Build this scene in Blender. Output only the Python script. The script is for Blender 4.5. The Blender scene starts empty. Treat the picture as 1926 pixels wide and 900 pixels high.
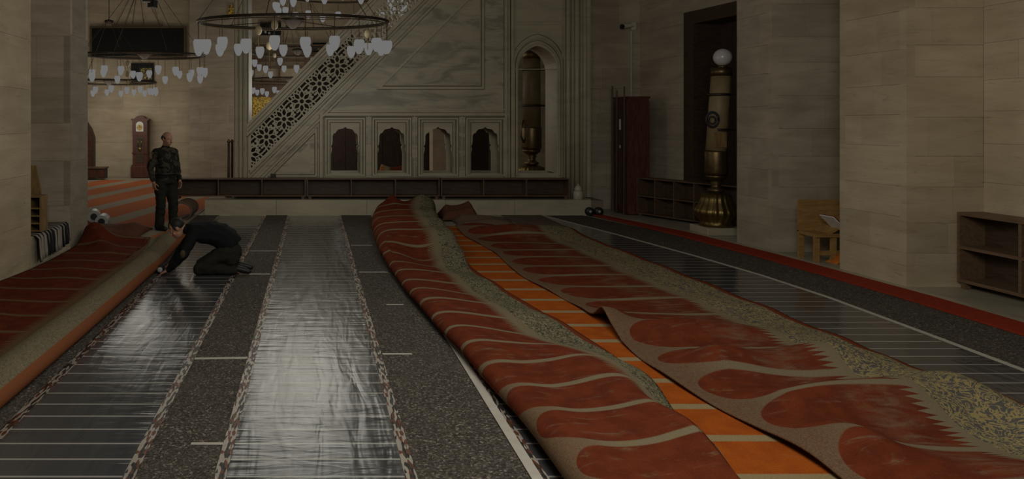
import bpy, bmesh, math, random
from mathutils import Vector, Matrix, noise
from mathutils.geometry import tessellate_polygon
C = bpy.context
SC = C.scene
COL = SC.collection
R = random.Random(7)
PI = math.pi

# ------------------------------------------------------------------ camera, world, exposure
H = 1.9            # camera height in metres
F = 1400.0         # focal length in pixels of the 1926x900 frame
VX, VY = 590.0, 229.0
cam_data = bpy.data.cameras.new('camera')
cam_data.sensor_fit = 'HORIZONTAL'
cam_data.sensor_width = 36.0
cam_data.lens = 36.0 * F / 1926.0
cam_data.shift_x = (963 - VX) / 1926.0
cam_data.shift_y = -(450 - VY) / 1926.0
cam_data.clip_end = 200
cam = bpy.data.objects.new('camera', cam_data)
COL.objects.link(cam)
cam.location = (0, 0, H)
cam.rotation_euler = (PI / 2, 0, 0)
SC.camera = cam

world = bpy.data.worlds.new('world')
SC.world = world
world.use_nodes = True
world.node_tree.nodes['Background'].inputs[0].default_value = (1.0, 0.95, 0.86, 1)
world.node_tree.nodes['Background'].inputs[1].default_value = 0.021
SC.view_settings.view_transform = 'Standard'
SC.view_settings.look = 'None'
SC.view_settings.exposure = 0.0
SC.view_settings.gamma = 1.0
SC.view_settings.use_curve_mapping = False
LIGHT_SCALE = 1.0
WARM = (1.0, 0.97, 0.85)


def G(px, py):
    """ground point (X, Y) met by the line of sight through a pixel"""
    Y = F * H / (py - VY)
    return ((px - VX) * Y / F, Y)


def PX(px, Y):
    return (px - VX) * Y / F


def PZ(py, Y):
    return H - (py - VY) * Y / F


# ------------------------------------------------------------------ helpers
def tag(o, label=None, cat=None, group=None, kind=None):
    if label: o['label'] = label
    if cat: o['category'] = cat
    if group: o['group'] = group
    if kind: o['kind'] = kind
    return o


def thing(name, label, cat, loc=(0, 0, 0), rz=0.0, group=None):
    o = bpy.data.objects.new(name, None)
    o.empty_display_size = 0.1
    COL.objects.link(o)
    o.location = loc
    o.rotation_euler = (0, 0, rz)
    return tag(o, label, cat, group)


def root_loc(o):
    v = Vector((0, 0, 0))
    while o is not None:
        v += o.location
        o = o.parent
    return v


class MB:
    def __init__(s):
        s.v, s.f, s.uv = [], [], None

    def add(s, vs, fs):
        n = len(s.v)
        s.v += [tuple(v) for v in vs]
        s.f += [tuple(i + n for i in f) for f in fs]
        return s

    def box(s, x0, x1, y0, y1, z0, z1):
        vs = [(x, y, z) for z in (z0, z1) for y in (y0, y1) for x in (x0, x1)]
        return s.add(vs, [(0, 2, 3, 1), (4, 5, 7, 6), (0, 1, 5, 4), (2, 6, 7, 3), (0, 4, 6, 2), (1, 3, 7, 5)])

    def obox(s, o, dx, dy, dz, a0, a1, b0, b1, c0, c1):
        """box in a local frame: origin o, unit axes dx dy dz"""
        o, dx, dy, dz = map(Vector, (o, dx, dy, dz))
        vs = [o + dx * a + dy * b + dz * c for c in (c0, c1) for b in (b0, b1) for a in (a0, a1)]
        return s.add(vs, [(0, 2, 3, 1), (4, 5, 7, 6), (0, 1, 5, 4), (2, 6, 7, 3), (0, 4, 6, 2), (1, 3, 7, 5)])

    def prism(s, outer, y0, y1, holes=()):
        """polygon in the XZ plane extruded from y0 (front) to y1"""
        loops = [list(outer)] + [list(h) for h in holes]
        tris = tessellate_polygon([[Vector((p[0], p[1], 0)) for p in l] for l in loops])
        pts = [p for l in loops for p in l]
        n = len(pts)
        vs = [(p[0], y0, p[1]) for p in pts] + [(p[0], y1, p[1]) for p in pts]
        fs = []
        for a, b, c in tris:
            ar = (pts[b][0] - pts[a][0]) * (pts[c][1] - pts[a][1]) - (pts[b][1] - pts[a][1]) * (pts[c][0] - pts[a][0])
            if ar < 0: b, c = c, b
            fs.append((a, b, c))
            fs.append((a + n, c + n, b + n))
        k = 0
        for li, l in enumerate(loops):
            m = len(l)
            area = sum(l[i][0] * l[(i + 1) % m][1] - l[(i + 1) % m][0] * l[i][1] for i in range(m))
            ccw = area > 0
            for i in range(m):
                a, b = k + i, k + (i + 1) % m
                if ccw == (li == 0): fs.append((a, a + n, b + n, b))
                else: fs.append((a, b, b + n, a + n))
            k += m
        return s.add(vs, fs)

    def bar(s, p, q, w, y0, y1, ext=0.0):
        """flat bar in the XZ plane from p to q, w wide, from depth y0 to y1"""
        p, q = Vector((p[0], p[1])), Vector((q[0], q[1]))
        d = q - p
        if d.length < 1e-6: return s
        d.normalize()
        p = p - d * ext
        q = q + d * ext
        n = Vector((-d.y, d.x)) * (w / 2)
        s.k = getattr(s, 'k', 0) + 1
        y0 -= (s.k % 9) * 0.0005      # never two faces in one plane
        y1 += (s.k % 9) * 0.0005
        return s.prism([p - n, q - n, q + n, p + n], y0, y1)

    def tube(s, pts, r, n=8, caps=True):
        pts = [Vector(p) for p in pts]
        m = len(pts)
        rs = r if isinstance(r, (list, tuple)) else [r] * m
        base = len(s.v)
        ref = None
        for i, p in enumerate(pts):
            t = (pts[min(i + 1, m - 1)] - pts[max(i - 1, 0)]).normalized()
            if ref is None: ref = t.orthogonal().normalized()
            ref = (ref - t * ref.dot(t))
            ref = ref.normalized() if ref.length > 1e-6 else t.orthogonal().normalized()
            b = t.cross(ref)
            for k in range(n):
                a = 2 * PI * k / n
                s.v.append(tuple(p + (ref * math.cos(a) + b * math.sin(a)) * rs[i]))
        for i in range(m - 1):
            for k in range(n):
                a, b = base + i * n + k, base + i * n + (k + 1) % n
                s.f.append((a, b, b + n, a + n))
        if caps:
            s.f.append(tuple(base + k for k in reversed(range(n))))
            s.f.append(tuple(base + (m - 1) * n + k for k in range(n)))
        return s

    def lathe(s, prof, c=(0, 0, 0), n=24, axis='Z', ripple=None):
        """prof: (r, h) pairs along the axis"""
        base = len(s.v)
        c = Vector(c)
        for i, (r, h) in enumerate(prof):
            for k in range(n):
                a = 2 * PI * k / n
                rr = r * (ripple(a, i) if ripple else 1)
                x, y = rr * math.cos(a), rr * math.sin(a)
                if axis == 'Z': p = Vector((x, y, h))
                elif axis == 'Y': p = Vector((x, -h, y))
                else: p = Vector((h, x, y))
                s.v.append(tuple(c + p))
        for i in range(len(prof) - 1):
            for k in range(n):
                a, b = base + i * n + k, base + i * n + (k + 1) % n
                s.f.append((a, b, b + n, a + n))
        s.f.append(tuple(base + k for k in reversed(range(n))))
        s.f.append(tuple(base + (len(prof) - 1) * n + k for k in range(n)))
        return s

    def ellipsoid(s, c, rx, ry, rz, n=16, m=10, rot=None):
        base = len(s.v)
        c = Vector(c)
        for i in range(1, m):
            th = PI * i / m
            for k in range(n):
                a = 2 * PI * k / n
                p = Vector((rx * math.sin(th) * math.cos(a), ry * math.sin(th) * math.sin(a), rz * math.cos(th)))
                if rot is not None: p = rot @ p
                s.v.append(tuple(c + p))
        t, b = Vector((0, 0, rz)), Vector((0, 0, -rz))
        if rot is not None: t, b = rot @ t, rot @ b
        s.v += [tuple(c + t), tuple(c + b)]
        it, ib = len(s.v) - 2, len(s.v) - 1
        for i in range(m - 2):
            for k in range(n):
                a, bb = base + i * n + k, base + i * n + (k + 1) % n
                s.f.append((a, a + n, bb + n, bb))
        for k in range(n):
            s.f.append((it, base + k, base + (k + 1) % n))
            s.f.append((ib, base + (m - 2) * n + (k + 1) % n, base + (m - 2) * n + k))
        return s

    def rcone(s, p, r0, q, r1, n=14):
        """limb: tapered capsule"""
        p, q = Vector(p), Vector(q)
        d = (q - p)
        L = d.length
        d.normalize()
        pts, rs = [], []
        for a in (80, 55, 28):
            a = math.radians(a); pts.append(p - d * r0 * math.sin(a)); rs.append(r0 * math.cos(a))
        for k in range(5):
            t = k / 4; pts.append(p + d * L * t); rs.append(r0 + (r1 - r0) * t)
        for a in (28, 55, 80):
            a = math.radians(a); pts.append(q + d * r1 * math.sin(a)); rs.append(r1 * math.cos(a))
        return s.tube(pts, rs, n)

    def build(s, name, m, parent=None, smooth=False, world=True, bevel=0.0):
        me = bpy.data.meshes.new(name)
        off = root_loc(parent) if (parent is not None and world) else Vector((0, 0, 0))
        me.from_pydata([tuple(Vector(v) - off) for v in s.v] if off.length else s.v, [], s.f)
        me.materials.append(m)
        if smooth:
            for p in me.polygons: p.use_smooth = True
        if s.uv:
            l = me.uv_layers.new(name='UVMap')
            for lp in me.loops: l.data[lp.index].uv = s.uv[lp.vertex_index]
        o = bpy.data.objects.new(name, me)
        COL.objects.link(o)
        if parent is not None: o.parent = parent
        if bevel:
            b = o.modifiers.new('bevel', 'BEVEL'); b.width = bevel; b.segments = 2; b.limit_method = 'ANGLE'
        if smooth == 'auto':
            pass
        return o


def copy_tree(o, parent=None):
    c = o.copy()
    COL.objects.link(c)
    c.parent = parent
    for ch in list(o.children): copy_tree(ch, c)
    return c


# ------------------------------------------------------------------ materials
class NT:
    def __init__(s, name):
        s.m = bpy.data.materials.new(name)
        s.m.use_nodes = True
        s.t = s.m.node_tree
        s.b = s.t.nodes['Principled BSDF']

    def n(s, typ, **kw):
        nd = s.t.nodes.new(typ)
        for k, v in kw.items(): setattr(nd, k, v)
        return nd

    def link(s, a, b): s.t.links.new(a, b)

    def put(s, sock, v):
        if hasattr(v, 'is_linked') or hasattr(v, 'links'): s.link(v, sock)
        elif isinstance(v, (tuple, list)) and len(v) == 3 and sock.type == 'RGBA': sock.default_value = (*v, 1)
        else: sock.default_value = v

    def math(s, op, a, b=None, clamp=False):
        nd = s.n('ShaderNodeMath', operation=op); nd.use_clamp = clamp
        s.put(nd.inputs[0], a)
        if b is not None: s.put(nd.inputs[1], b)
        return nd.outputs[0]

    def step(s, x, lo, hi):
        """smooth 0..1 between lo and hi"""
        nd = s.n('ShaderNodeMapRange', interpolation_type='SMOOTHSTEP')
        s.put(nd.inputs[0], x); s.put(nd.inputs[1], lo); s.put(nd.inputs[2], hi)
        return nd.outputs[0]

    def mix(s, f, a, b, mode='MIX'):
        nd = s.n('ShaderNodeMix', data_type='RGBA', blend_type=mode)
        s.put(nd.inputs[0], f); s.put(nd.inputs[6], a); s.put(nd.inputs[7], b)
        return nd.outputs[2]

    def coord(s, kind='Object', scale=(1, 1, 1), rot=(0, 0, 0)):
        tc = s.n('ShaderNodeTexCoord')
        mp = s.n('ShaderNodeMapping')
        mp.inputs['Scale'].default_value = scale
        mp.inputs['Rotation'].default_value = rot
        s.link(tc.outputs[kind], mp.inputs[0])
        return mp.outputs[0]

    def uv(s):
        tc = s.n('ShaderNodeTexCoord')
        sp = s.n('ShaderNodeSeparateXYZ')
        s.link(tc.outputs['UV'], sp.inputs[0])
        return sp.outputs[0], sp.outputs[1], tc.outputs['UV']

    def noise(s, vec, scale=5.0, detail=4.0, rough=0.55, dist=0.0):
        nd = s.n('ShaderNodeTexNoise')
        if vec is not None: s.link(vec, nd.inputs['Vector'])
        nd.inputs['Scale'].default_value = scale
        nd.inputs['Detail'].default_value = detail
        nd.inputs['Roughness'].default_value = rough
        nd.inputs['Distortion'].default_value = dist
        return nd.outputs[0]

    def voronoi(s, vec, scale=5.0, feature='F1'):
        nd = s.n('ShaderNodeTexVoronoi', feature=feature)
        if vec is not None: s.link(vec, nd.inputs['Vector'])
        nd.inputs['Scale'].default_value = scale
        return nd

    def bump(s, h, strength=0.3, dist=0.02):
        nd = s.n('ShaderNodeBump')
        nd.inputs['Strength'].default_value = strength
        nd.inputs['Distance'].default_value = dist
        s.link(h, nd.inputs['Height'])
        s.link(nd.outputs[0], s.b.inputs['Normal'])

    def out(s, color=None, rough=0.6, metal=0.0, spec=0.4):
        if color is not None: s.put(s.b.inputs['Base Color'], color)
        s.put(s.b.inputs['Roughness'], rough)
        s.put(s.b.inputs['Metallic'], metal)
        s.b.inputs['Specular IOR Level'].default_value = spec
        return s.m


def plain(name, col, rough=0.6, metal=0.0, spec=0.4, var=0.18, scale=9.0):
    t = NT(name)
    v = t.coord()
    n = t.noise(v, scale)
    c = t.mix(n, tuple(c * (1 - var) for c in col), tuple(min(1, c * (1 + var)) for c in col))
    return t.out(c, rough, metal, spec)


def stone_mat(name, c1, c2, dark):
    t = NT(name)
    oi = t.n('ShaderNodeObjectInfo')
    v = t.coord('Object', (1, 1, 5))
    n1 = t.noise(v, 1.1, 5, 0.6, 0.4)
    c = t.mix(t.step(n1, 0.3, 0.7), c1, c2)
    v2 = t.coord('Object', (1.2, 1.2, 9))
    st = t.noise(v2, 2.6, 6, 0.7, 0.8)
    c = t.mix(t.math('MULTIPLY', t.step(st, 0.55, 0.74), 0.5), c, dark)
    v3 = t.coord('Object')
    pits = t.noise(v3, 38, 3, 0.7)
    c = t.mix(t.math('MULTIPLY', t.step(pits, 0.62, 0.75), 0.35), c, dark)
    big = t.noise(v3, 0.7, 3)
    c = t.mix(t.math('MULTIPLY', t.step(big, 0.42, 0.72), 0.34), c, dark)
    k = t.math('ADD', t.math('MULTIPLY', oi.outputs['Random'], 0.16), 0.88)
    cc = t.n('ShaderNodeCombineColor'); [t.link(k, cc.inputs[i]) for i in range(3)]
    c = t.mix(1.0, c, cc.outputs[0], 'MULTIPLY')
    t.bump(t.noise(v2, 6, 5, 0.65), 0.25, 0.02)
    return t.out(c, 0.75, 0, 0.25)


M = {}
M['stone'] = stone_mat('travertine', (0.52, 0.42, 0.288), (0.625, 0.515, 0.368), (0.25, 0.18, 0.115))
M['stone_darker'] = stone_mat('darker_limestone', (0.31, 0.26, 0.195), (0.40, 0.34, 0.26), (0.18, 0.14, 0.10))  # darker limestone for one face of the left pier
M['stone_grey'] = stone_mat('limestone', (0.43, 0.36, 0.27), (0.55, 0.47, 0.365), (0.24, 0.185, 0.13))
M['mortar'] = plain('mortar', (0.24, 0.195, 0.14), 0.9)


def marble_mat(name, base, vein, sc=1.0, rot=0.35, amount=0.75):
    t = NT(name)
    v = t.coord('Object', (sc, sc, sc * 4.0), (0, rot, 0))
    n = t.noise(v, 0.9, 6, 0.6, 1.2)
    f = t.step(n, 0.44, 0.64)
    v2 = t.coord('Object', (sc, sc, sc * 9.0), (0, rot + 0.1, 0))
    n2 = t.noise(v2, 2.2, 5, 0.65, 1.0)
    f2 = t.math('MULTIPLY', t.step(n2, 0.45, 0.75), 0.6)
    c = t.mix(t.math('MULTIPLY', t.math('MAXIMUM', f, f2), amount), base, vein)
    g = t.noise(t.coord('Object'), 1.6, 4)
    c = t.mix(t.math('MULTIPLY', t.step(g, 0.4, 0.8), 0.3), c, tuple(x * 0.7 for x in base))
    return t.out(c, 0.38, 0, 0.4)


M['marble'] = marble_mat('marble', (0.475, 0.42, 0.312), (0.20, 0.168, 0.135), 0.9, 0.3, 0.75)
M['marble_plain'] = marble_mat('marble_plain', (0.475, 0.418, 0.305), (0.33, 0.285, 0.205), 1.0, 0.0, 0.5)
M['grime_shade'] = plain('marble_grime_shade', (0.17, 0.14, 0.095), 0.8)  # groove dirt and painted groove shade in one dark colour
M['marble_floor'] = marble_mat('marble_floor', (0.42, 0.38, 0.29), (0.28, 0.25, 0.19), 0.8, 0.3, 0.6)
M['lattice'] = plain('lattice_marble', (0.50, 0.45, 0.34), 0.5)


def wood_mat(name, a, b, rough=0.5, sc=(1, 1, 1)):
    t = NT(name)
    v = t.coord('Object', (sc[0] * 2, sc[1] * 14, sc[2] * 14))
    n = t.noise(v, 2.0, 5, 0.6, 0.8)
    c = t.mix(t.step(n, 0.3, 0.7), a, b)
    t.bump(n, 0.1, 0.005)
    return t.out(c, rough, 0, 0.35)


M['walnut'] = wood_mat('walnut', (0.10, 0.058, 0.034), (0.165, 0.098, 0.058))
M['walnut_edge'] = wood_mat('walnut_edge', (0.135, 0.082, 0.047), (0.20, 0.125, 0.075))
M['dark_wood'] = wood_mat('dark_wood', (0.05, 0.031, 0.020), (0.09, 0.057, 0.036))
M['mahogany'] = wood_mat('mahogany', (0.085, 0.028, 0.018), (0.14, 0.05, 0.03), 0.45, (7, 1, 0.15))
M['door_wood'] = wood_mat('door_wood', (0.04, 0.025, 0.02), (0.075, 0.045, 0.034), 0.6, (7, 1, 0.15))
M['tan_wood'] = wood_mat('tan_wood', (0.30, 0.165, 0.055), (0.42, 0.25, 0.09))
M['bookrack_wood'] = wood_mat('bookrack_wood', (0.20, 0.115, 0.045), (0.32, 0.20, 0.085), 0.55, (7, 1, 0.2))
M['iron'] = plain('wrought_iron', (0.05, 0.035, 0.025), 0.5, 0.6)
M['black'] = plain('black_plastic', (0.018, 0.018, 0.02), 0.45)
M['black_panel'] = plain('black_panel', (0.012, 0.012, 0.011), 0.55, 0, 0.2)
M['frame_bronze'] = plain('bronze_frame', (0.14, 0.10, 0.055), 0.5, 0.3)
M['brass'] = plain('aged_brass', (0.23, 0.16, 0.058), 0.36, 0.9, 0.5, 0.45, 14)
M['brass_dark'] = plain('dark_brass', (0.16, 0.11, 0.055), 0.42, 0.85, 0.5, 0.5, 14)
M['wax'] = plain('candle_wax', (0.27, 0.20, 0.105), 0.5, 0, 0.4, 0.4, 5)
M['wax_dark'] = plain('shaded_wax', (0.16, 0.115, 0.06), 0.5, 0, 0.3, 0.4, 5)  # candle in the archway: wax darkened, its shade put into the colour
M['white_glass'] = plain('milk_glass', (0.62, 0.58, 0.58), 0.2, 0, 0.6, 0.03)
M['white'] = plain('white_plastic', (0.6, 0.58, 0.53), 0.5)
M['paper'] = plain('paper', (0.75, 0.72, 0.66), 0.8, 0, 0.2, 0.05)
M['book_red'] = plain('book_cover', (0.17, 0.02, 0.015), 0.6)
M['egg'] = plain('ostrich_shell', (0.55, 0.45, 0.28), 0.4)
M['ceramic'] = plain('ceramic', (0.50, 0.46, 0.38), 0.35)
M['tape'] = plain('pale_tape', (0.50, 0.46, 0.40), 0.55)
M['orange_cloth'] = plain('orange_cloth', (0.62, 0.19, 0.03), 0.9, 0, 0.1)
M['roll_white'] = plain('film_roll', (0.42, 0.42, 0.42), 0.45)
M['skin'] = plain('skin', (0.40, 0.21, 0.14), 0.55, 0, 0.4, 0.1, 12)
M['hair'] = plain('hair', (0.010, 0.009, 0.008), 0.6)
M['shirt_black'] = plain('black_cloth', (0.010, 0.011, 0.013), 0.85, 0, 0.15, 0.3)
M['trousers_dark'] = plain('dark_trousers', (0.022, 0.022, 0.017), 0.9, 0, 0.15, 0.3)
M['shoe'] = plain('shoe_leather', (0.012, 0.011, 0.011), 0.5)
M['patch'] = plain('brown_patch', (0.07, 0.042, 0.022), 0.8)


def lamp_mat():
    t = NT('lit_milk_glass')
    t.b.inputs['Emission Color'].default_value = (1.0, 0.99, 0.98, 1)
    t.b.inputs['Emission Strength'].default_value = 0.158
    return t.out((0.015, 0.015, 0.015), 0.9, 0, 0.0)


M['lamp'] = lamp_mat()
M['lamp'].cycles.emission_sampling = 'NONE'


def camo_mat():
    t = NT('mottled_shirt')
    v = t.coord('Object')
    n = t.noise(v, 9, 2, 0.5, 0.6)
    n2 = t.noise(v, 14, 2, 0.5, 0.4)
    c = t.mix(t.step(n, 0.47, 0.53), (0.018, 0.017, 0.014), (0.055, 0.047, 0.035))
    c = t.mix(t.step(n2, 0.58, 0.62), c, (0.012, 0.012, 0.010))
    return t.out(c, 0.9, 0, 0.1)


M['camo'] = camo_mat()


def gold_mat():
    t = NT('gilded_script')
    v = t.coord('Object', (1, 1, 1))
    n = t.noise(v, 3.2, 2, 0.5, 3.0)
    f = t.step(t.math('ABSOLUTE', t.math('SUBTRACT', n, 0.5)), 0.02, 0.055)
    vo = t.voronoi(v, 9.0, 'DISTANCE_TO_EDGE')
    f2 = t.step(vo.outputs['Distance'], 0.02, 0.10)
    c = t.mix(t.math('MULTIPLY', f, f2), (0.85, 0.58, 0.08), (0.17, 0.10, 0.02))
    return t.out(c, 0.5, 0.1, 0.5)


M['gold'] = gold_mat()


def gold_on_black():
    t = NT('gold_script_on_black')
    v = t.coord('Object')
    n = t.noise(v, 5.0, 2, 0.5, 3.5)
    f = t.step(t.math('ABSOLUTE', t.math('SUBTRACT', n, 0.5)), 0.03, 0.06)
    c = t.mix(f, (0.55, 0.40, 0.12), (0.02, 0.017, 0.012))
    return t.out(c, 0.5, 0.0, 0.4)


M['gold_black'] = gold_on_black()


def foil_mat(name, ca, cb, cl, bs, r0, r1, mt):
    t = NT(name)
    u, v, uv = t.uv()
    fr = t.math('FRACT', t.math('DIVIDE', v, 0.203))
    line = t.math('LESS_THAN', t.math('ABSOLUTE', t.math('SUBTRACT', fr, 0.5)), 0.045)
    inb = t.math('MULTIPLY', t.math('GREATER_THAN', u, 0.045), t.math('LESS_THAN', u, 0.955))
    line = t.math('MULTIPLY', line, inb)
    mp = t.n('ShaderNodeMapping'); mp.inputs['Scale'].default_value = (1.6, 6.0, 1); t.link(uv, mp.inputs[0])
    n = t.noise(mp.outputs[0], 1.6, 3, 0.5, 0.5)
    mp2 = t.n('ShaderNodeMapping'); mp2.inputs['Scale'].default_value = (5.5, 0.8, 1); t.link(uv, mp2.inputs[0])
    n2 = t.noise(mp2.outputs[0], 1.5, 2, 0.5, 0.8)
    base = t.mix(n2, ca, cb)
    c = t.mix(line, base, cl)
    h = t.math('ADD', t.math('MULTIPLY', n, 0.6), n2)
    edge = t.step(t.math('ABSOLUTE', t.math('SUBTRACT', u, 0.5)), 0.2, 0.5)
    mp3 = t.n('ShaderNodeMapping'); mp3.inputs['Scale'].default_value = (1.5, 16.0, 1); t.link(uv, mp3.inputs[0])
    n3 = t.noise(mp3.outputs[0], 1.0, 2, 0.5, 0.4)
    h = t.math('ADD', h, t.math('MULTIPLY', t.math('MULTIPLY', n3, edge), 1.0))
    t.bump(h, bs, 0.022)
    rough = t.math('ADD', t.math('MULTIPLY', n2, r1), r0)
    metal = t.math('SUBTRACT', mt, t.math('MULTIPLY', line, mt * .8))
    return t.out(c, rough, metal, 0.5)


M['foil'] = foil_mat('silver_heating_film', (0.185, 0.185, 0.19), (0.32, 0.32, 0.315), (0.44, 0.43, 0.41), 0.40, 0.15, 0.20, 0.9)
M['foil_dark'] = foil_mat('dark_heating_film', (0.055, 0.055, 0.058), (0.085, 0.085, 0.09), (0.38, 0.36, 0.34), 0.20, 0.10, 0.10, 0.15)


def busbar_mat():
    t = NT('copper_busbar')
    u, v, uv = t.uv()
    mp = t.n('ShaderNodeMapping'); mp.inputs['Scale'].default_value = (34.0, 7.0, 1); t.link(uv, mp.inputs[0])
    vo = t.voronoi(mp.outputs[0], 2.2)
    sp = t.n('ShaderNodeSeparateColor'); t.link(vo.outputs['Color'], sp.inputs[0])
    c = t.mix(t.math('GREATER_THAN', sp.outputs[0], 0.62), (0.46, 0.41, 0.35), (0.16, 0.055, 0.03))
    c = t.mix(t.math('GREATER_THAN', sp.outputs[1], 0.68), c, (0.035, 0.03, 0.03))
    t.bump(t.noise(mp.outputs[0], 3, 3), 0.4, 0.01)
    return t.out(c, 0.35, 0.35, 0.5)


M['busbar'] = busbar_mat()


def underlay_mat():
    t = NT('speckled_underlay')
    v = t.coord('Object')
    vo = t.voronoi(v, 85)
    sp = t.n('ShaderNodeSeparateColor'); t.link(vo.outputs['Color'], sp.inputs[0])
    r = t.n('ShaderNodeValToRGB')
    cr = r.color_ramp
    cr.elements[0].position = 0.0; cr.elements[0].color = (0.035, 0.028, 0.024, 1)
    cr.elements[1].position = 1.0; cr.elements[1].color = (0.30, 0.26, 0.21, 1)
    for p, c in ((0.35, (0.06, 0.051, 0.044)), (0.7, (0.095, 0.08, 0.068)), (0.9, (0.14, 0.118, 0.096))):
        e = cr.elements.new(p); e.color = (*c, 1)
    t.link(sp.outputs[0], r.inputs[0])
    n = t.noise(v, 1.5, 4)
    c = t.mix(t.math('MULTIPLY', t.step(n, 0.4, 0.7), 0.4), r.outputs[0], (0.10, 0.085, 0.07))
    t.bump(vo.outputs['Distance'], 0.5, 0.01)
    return t.out(c, 0.9, 0, 0.2)


M['underlay'] = underlay_mat()


def carpet_mat(name, red, red2, cream, brown, pitch, u0, ul, u1, u2, mirror_len=None, worn=0.5,
               band_a=(0.27, 0.235, 0.14), band_b=(0.055, 0.052, 0.040), fringe=(0.17, 0.04, 0.018), sw=0.085, bs=26.0, wb=0.04, mid=None):
    """uv in metres: u across from one edge, v along.  Red fields with rounded heads between u0 and ul,
    flame-cut ends before the border at u1; floral border u1..u2; plain binding beyond"""
    t = NT(name)
    u, v, uv = t.uv()
    nz = t.noise(uv, 2.2, 3)
    wob = t.math('MULTIPLY', t.math('SUBTRACT', nz, 0.5), wb)
    vv = t.math('ADD', t.math('DIVIDE', v, pitch), wob)
    d = t.math('ABSOLUTE', t.math('SUBTRACT', t.math('FRACT', vv), 0.5))
    # rounded head
    k = t.math('DIVIDE', t.math('SUBTRACT', ul, u), max(ul - u0, 0.01))
    k = t.math('MAXIMUM', k, 0.0)
    k = t.math('MINIMUM', k, 1.0)
    w = t.math('MULTIPLY', t.math('SQRT', t.math('SUBTRACT', 1.0, t.math('MULTIPLY', k, k))), 0.5 - sw)
    field = t.step(t.math('SUBTRACT', w, d), -0.012, 0.02)
    # serrated flames
    saw = t.math('PINGPONG', t.math('MULTIPLY', vv, 12.0), 0.5)
    lim = t.math('SUBTRACT', u1, t.math('ADD', t.math('MULTIPLY', saw, 0.24), t.math('MULTIPLY', nz, 0.14)))
    fl = t.step(t.math('SUBTRACT', lim, u), -0.01, 0.02)
    field = t.math('MULTIPLY', field, fl)
    field = t.math('MULTIPLY', field, t.math('GREATER_THAN', u, u0))
    nr = t.noise(uv, 6.0, 4)
    rc = t.mix(t.step(nr, 0.35, 0.65), red, red2)
    # worn pale flames
    mp = t.n('ShaderNodeMapping'); mp.inputs['Scale'].default_value = (2.2, 9.0, 1); t.link(uv, mp.inputs[0])
    wn = t.noise(mp.outputs[0], 1.8, 5, 0.65, 0.6)
    rc = t.mix(t.math('MULTIPLY', t.step(wn, 0.55, 0.75), worn), rc, cream)
    if mid is not None:      # a pale worn track along the middle
        tr = t.math('SUBTRACT', 1.0, t.math('MINIMUM', t.math('DIVIDE', t.math('ABSOLUTE', t.math('SUBTRACT', u, mid)), 0.30), 1.0))
        rc = t.mix(t.math('MULTIPLY', t.math('MULTIPLY', tr, t.step(wn, 0.35, 0.65)), 0.75), rc, tuple(.55 * a + .45 * b for a, b in zip(cream, red)))
    # ground: cream with brown scrolls, browner towards u0
    sc = t.noise(uv, bs, 3, 0.6, 2.5)
    scr = t.step(t.math('ABSOLUTE', t.math('SUBTRACT', sc, 0.5)), 0.02, 0.06)
    gr = t.mix(t.step(u, u0 + 0.05, ul + 0.15), t.mix(scr, brown, tuple(0.6 * a + 0.4 * b for a, b in zip(brown, cream))), cream)
    c = t.mix(field, gr, rc)
    # border
    if u2 > u1:
        vo = t.noise(uv, bs * 0.55, 3, 0.55, 2.6)
        bf = t.step(t.math('ABSOLUTE', t.math('SUBTRACT', vo, 0.5)), 0.035, 0.075)
        bc = t.mix(bf, band_a, band_b)
        lf = t.math('GREATER_THAN', u, t.math('ADD', u1, t.math('MULTIPLY', t.math('SUBTRACT', nz, 0.5), 0.08)))
        c = t.mix(lf, c, bc)
        c = t.mix(t.step(u, u2, u2 + 0.015), c, fringe)
    nap = t.noise(uv, 90.0, 2, 0.7)
    kk = t.math('ADD', t.math('MULTIPLY', nap, 0.7), 0.65)
    cc = t.n('ShaderNodeCombineColor'); [t.link(kk, cc.inputs[i]) for i in range(3)]
    c = t.mix(1.0, c, cc.outputs[0], 'MULTIPLY')
    t.bump(nap, 0.35, 0.01)
    return t.out(c, 0.95, 0, 0.05)


RED, RED2, CREAM, BROWN = (0.165, 0.035, 0.014), (0.12, 0.026, 0.012), (0.215, 0.17, 0.105), (0.16, 0.085, 0.048)
M['rug_middle'] = carpet_mat('rug_middle', RED, RED2, CREAM, BROWN, 0.49, -0.02, 0.26, 1.24, 1.62, sw=.06)
M['rug_right'] = carpet_mat('rug_right', RED, RED2, CREAM, (0.15, 0.075, 0.045), 0.60, 0.10, 0.46, 1.42, 1.92, sw=.06,
                            worn=0.5, band_a=(0.32, 0.25, 0.115), band_b=(0.10, 0.092, 0.085), bs=20.0, mid=1.0)
M['rug_left'] = carpet_mat('rug_left', (0.135, 0.027, 0.012), (0.095, 0.020, 0.010), (0.14, 0.085, 0.045), (0.16, 0.06, 0.03), 0.55, -2, -1.9, 1.30, 1.90,
                           worn=0.35, band_a=(0.235, 0.195, 0.125), band_b=(0.15, 0.125, 0.08), fringe=(0.24, 0.085, 0.038), bs=34, wb=0.02, sw=0.06)
M['carpet_orange'] = carpet_mat('carpet_orange', (0.40, 0.092, 0.012), (0.33, 0.072, 0.011), (0.32, 0.235, 0.125), (0.25, 0.185, 0.10), 0.49, 0.02, 0.3, 1.9, 1.95, worn=0.1)
M['runner_red'] = plain('red_runner', (0.30, 0.038, 0.017), 0.95, 0, 0.1, 0.3, 18)
M['rug_back'] = plain('rug_back', (0.13, 0.055, 0.035), 0.95, 0, 0.1, 0.3, 16)
M['brown_mat'] = plain('brown_felt', (0.15, 0.10, 0.075), 0.95, 0, 0.1, 0.3, 16)


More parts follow.
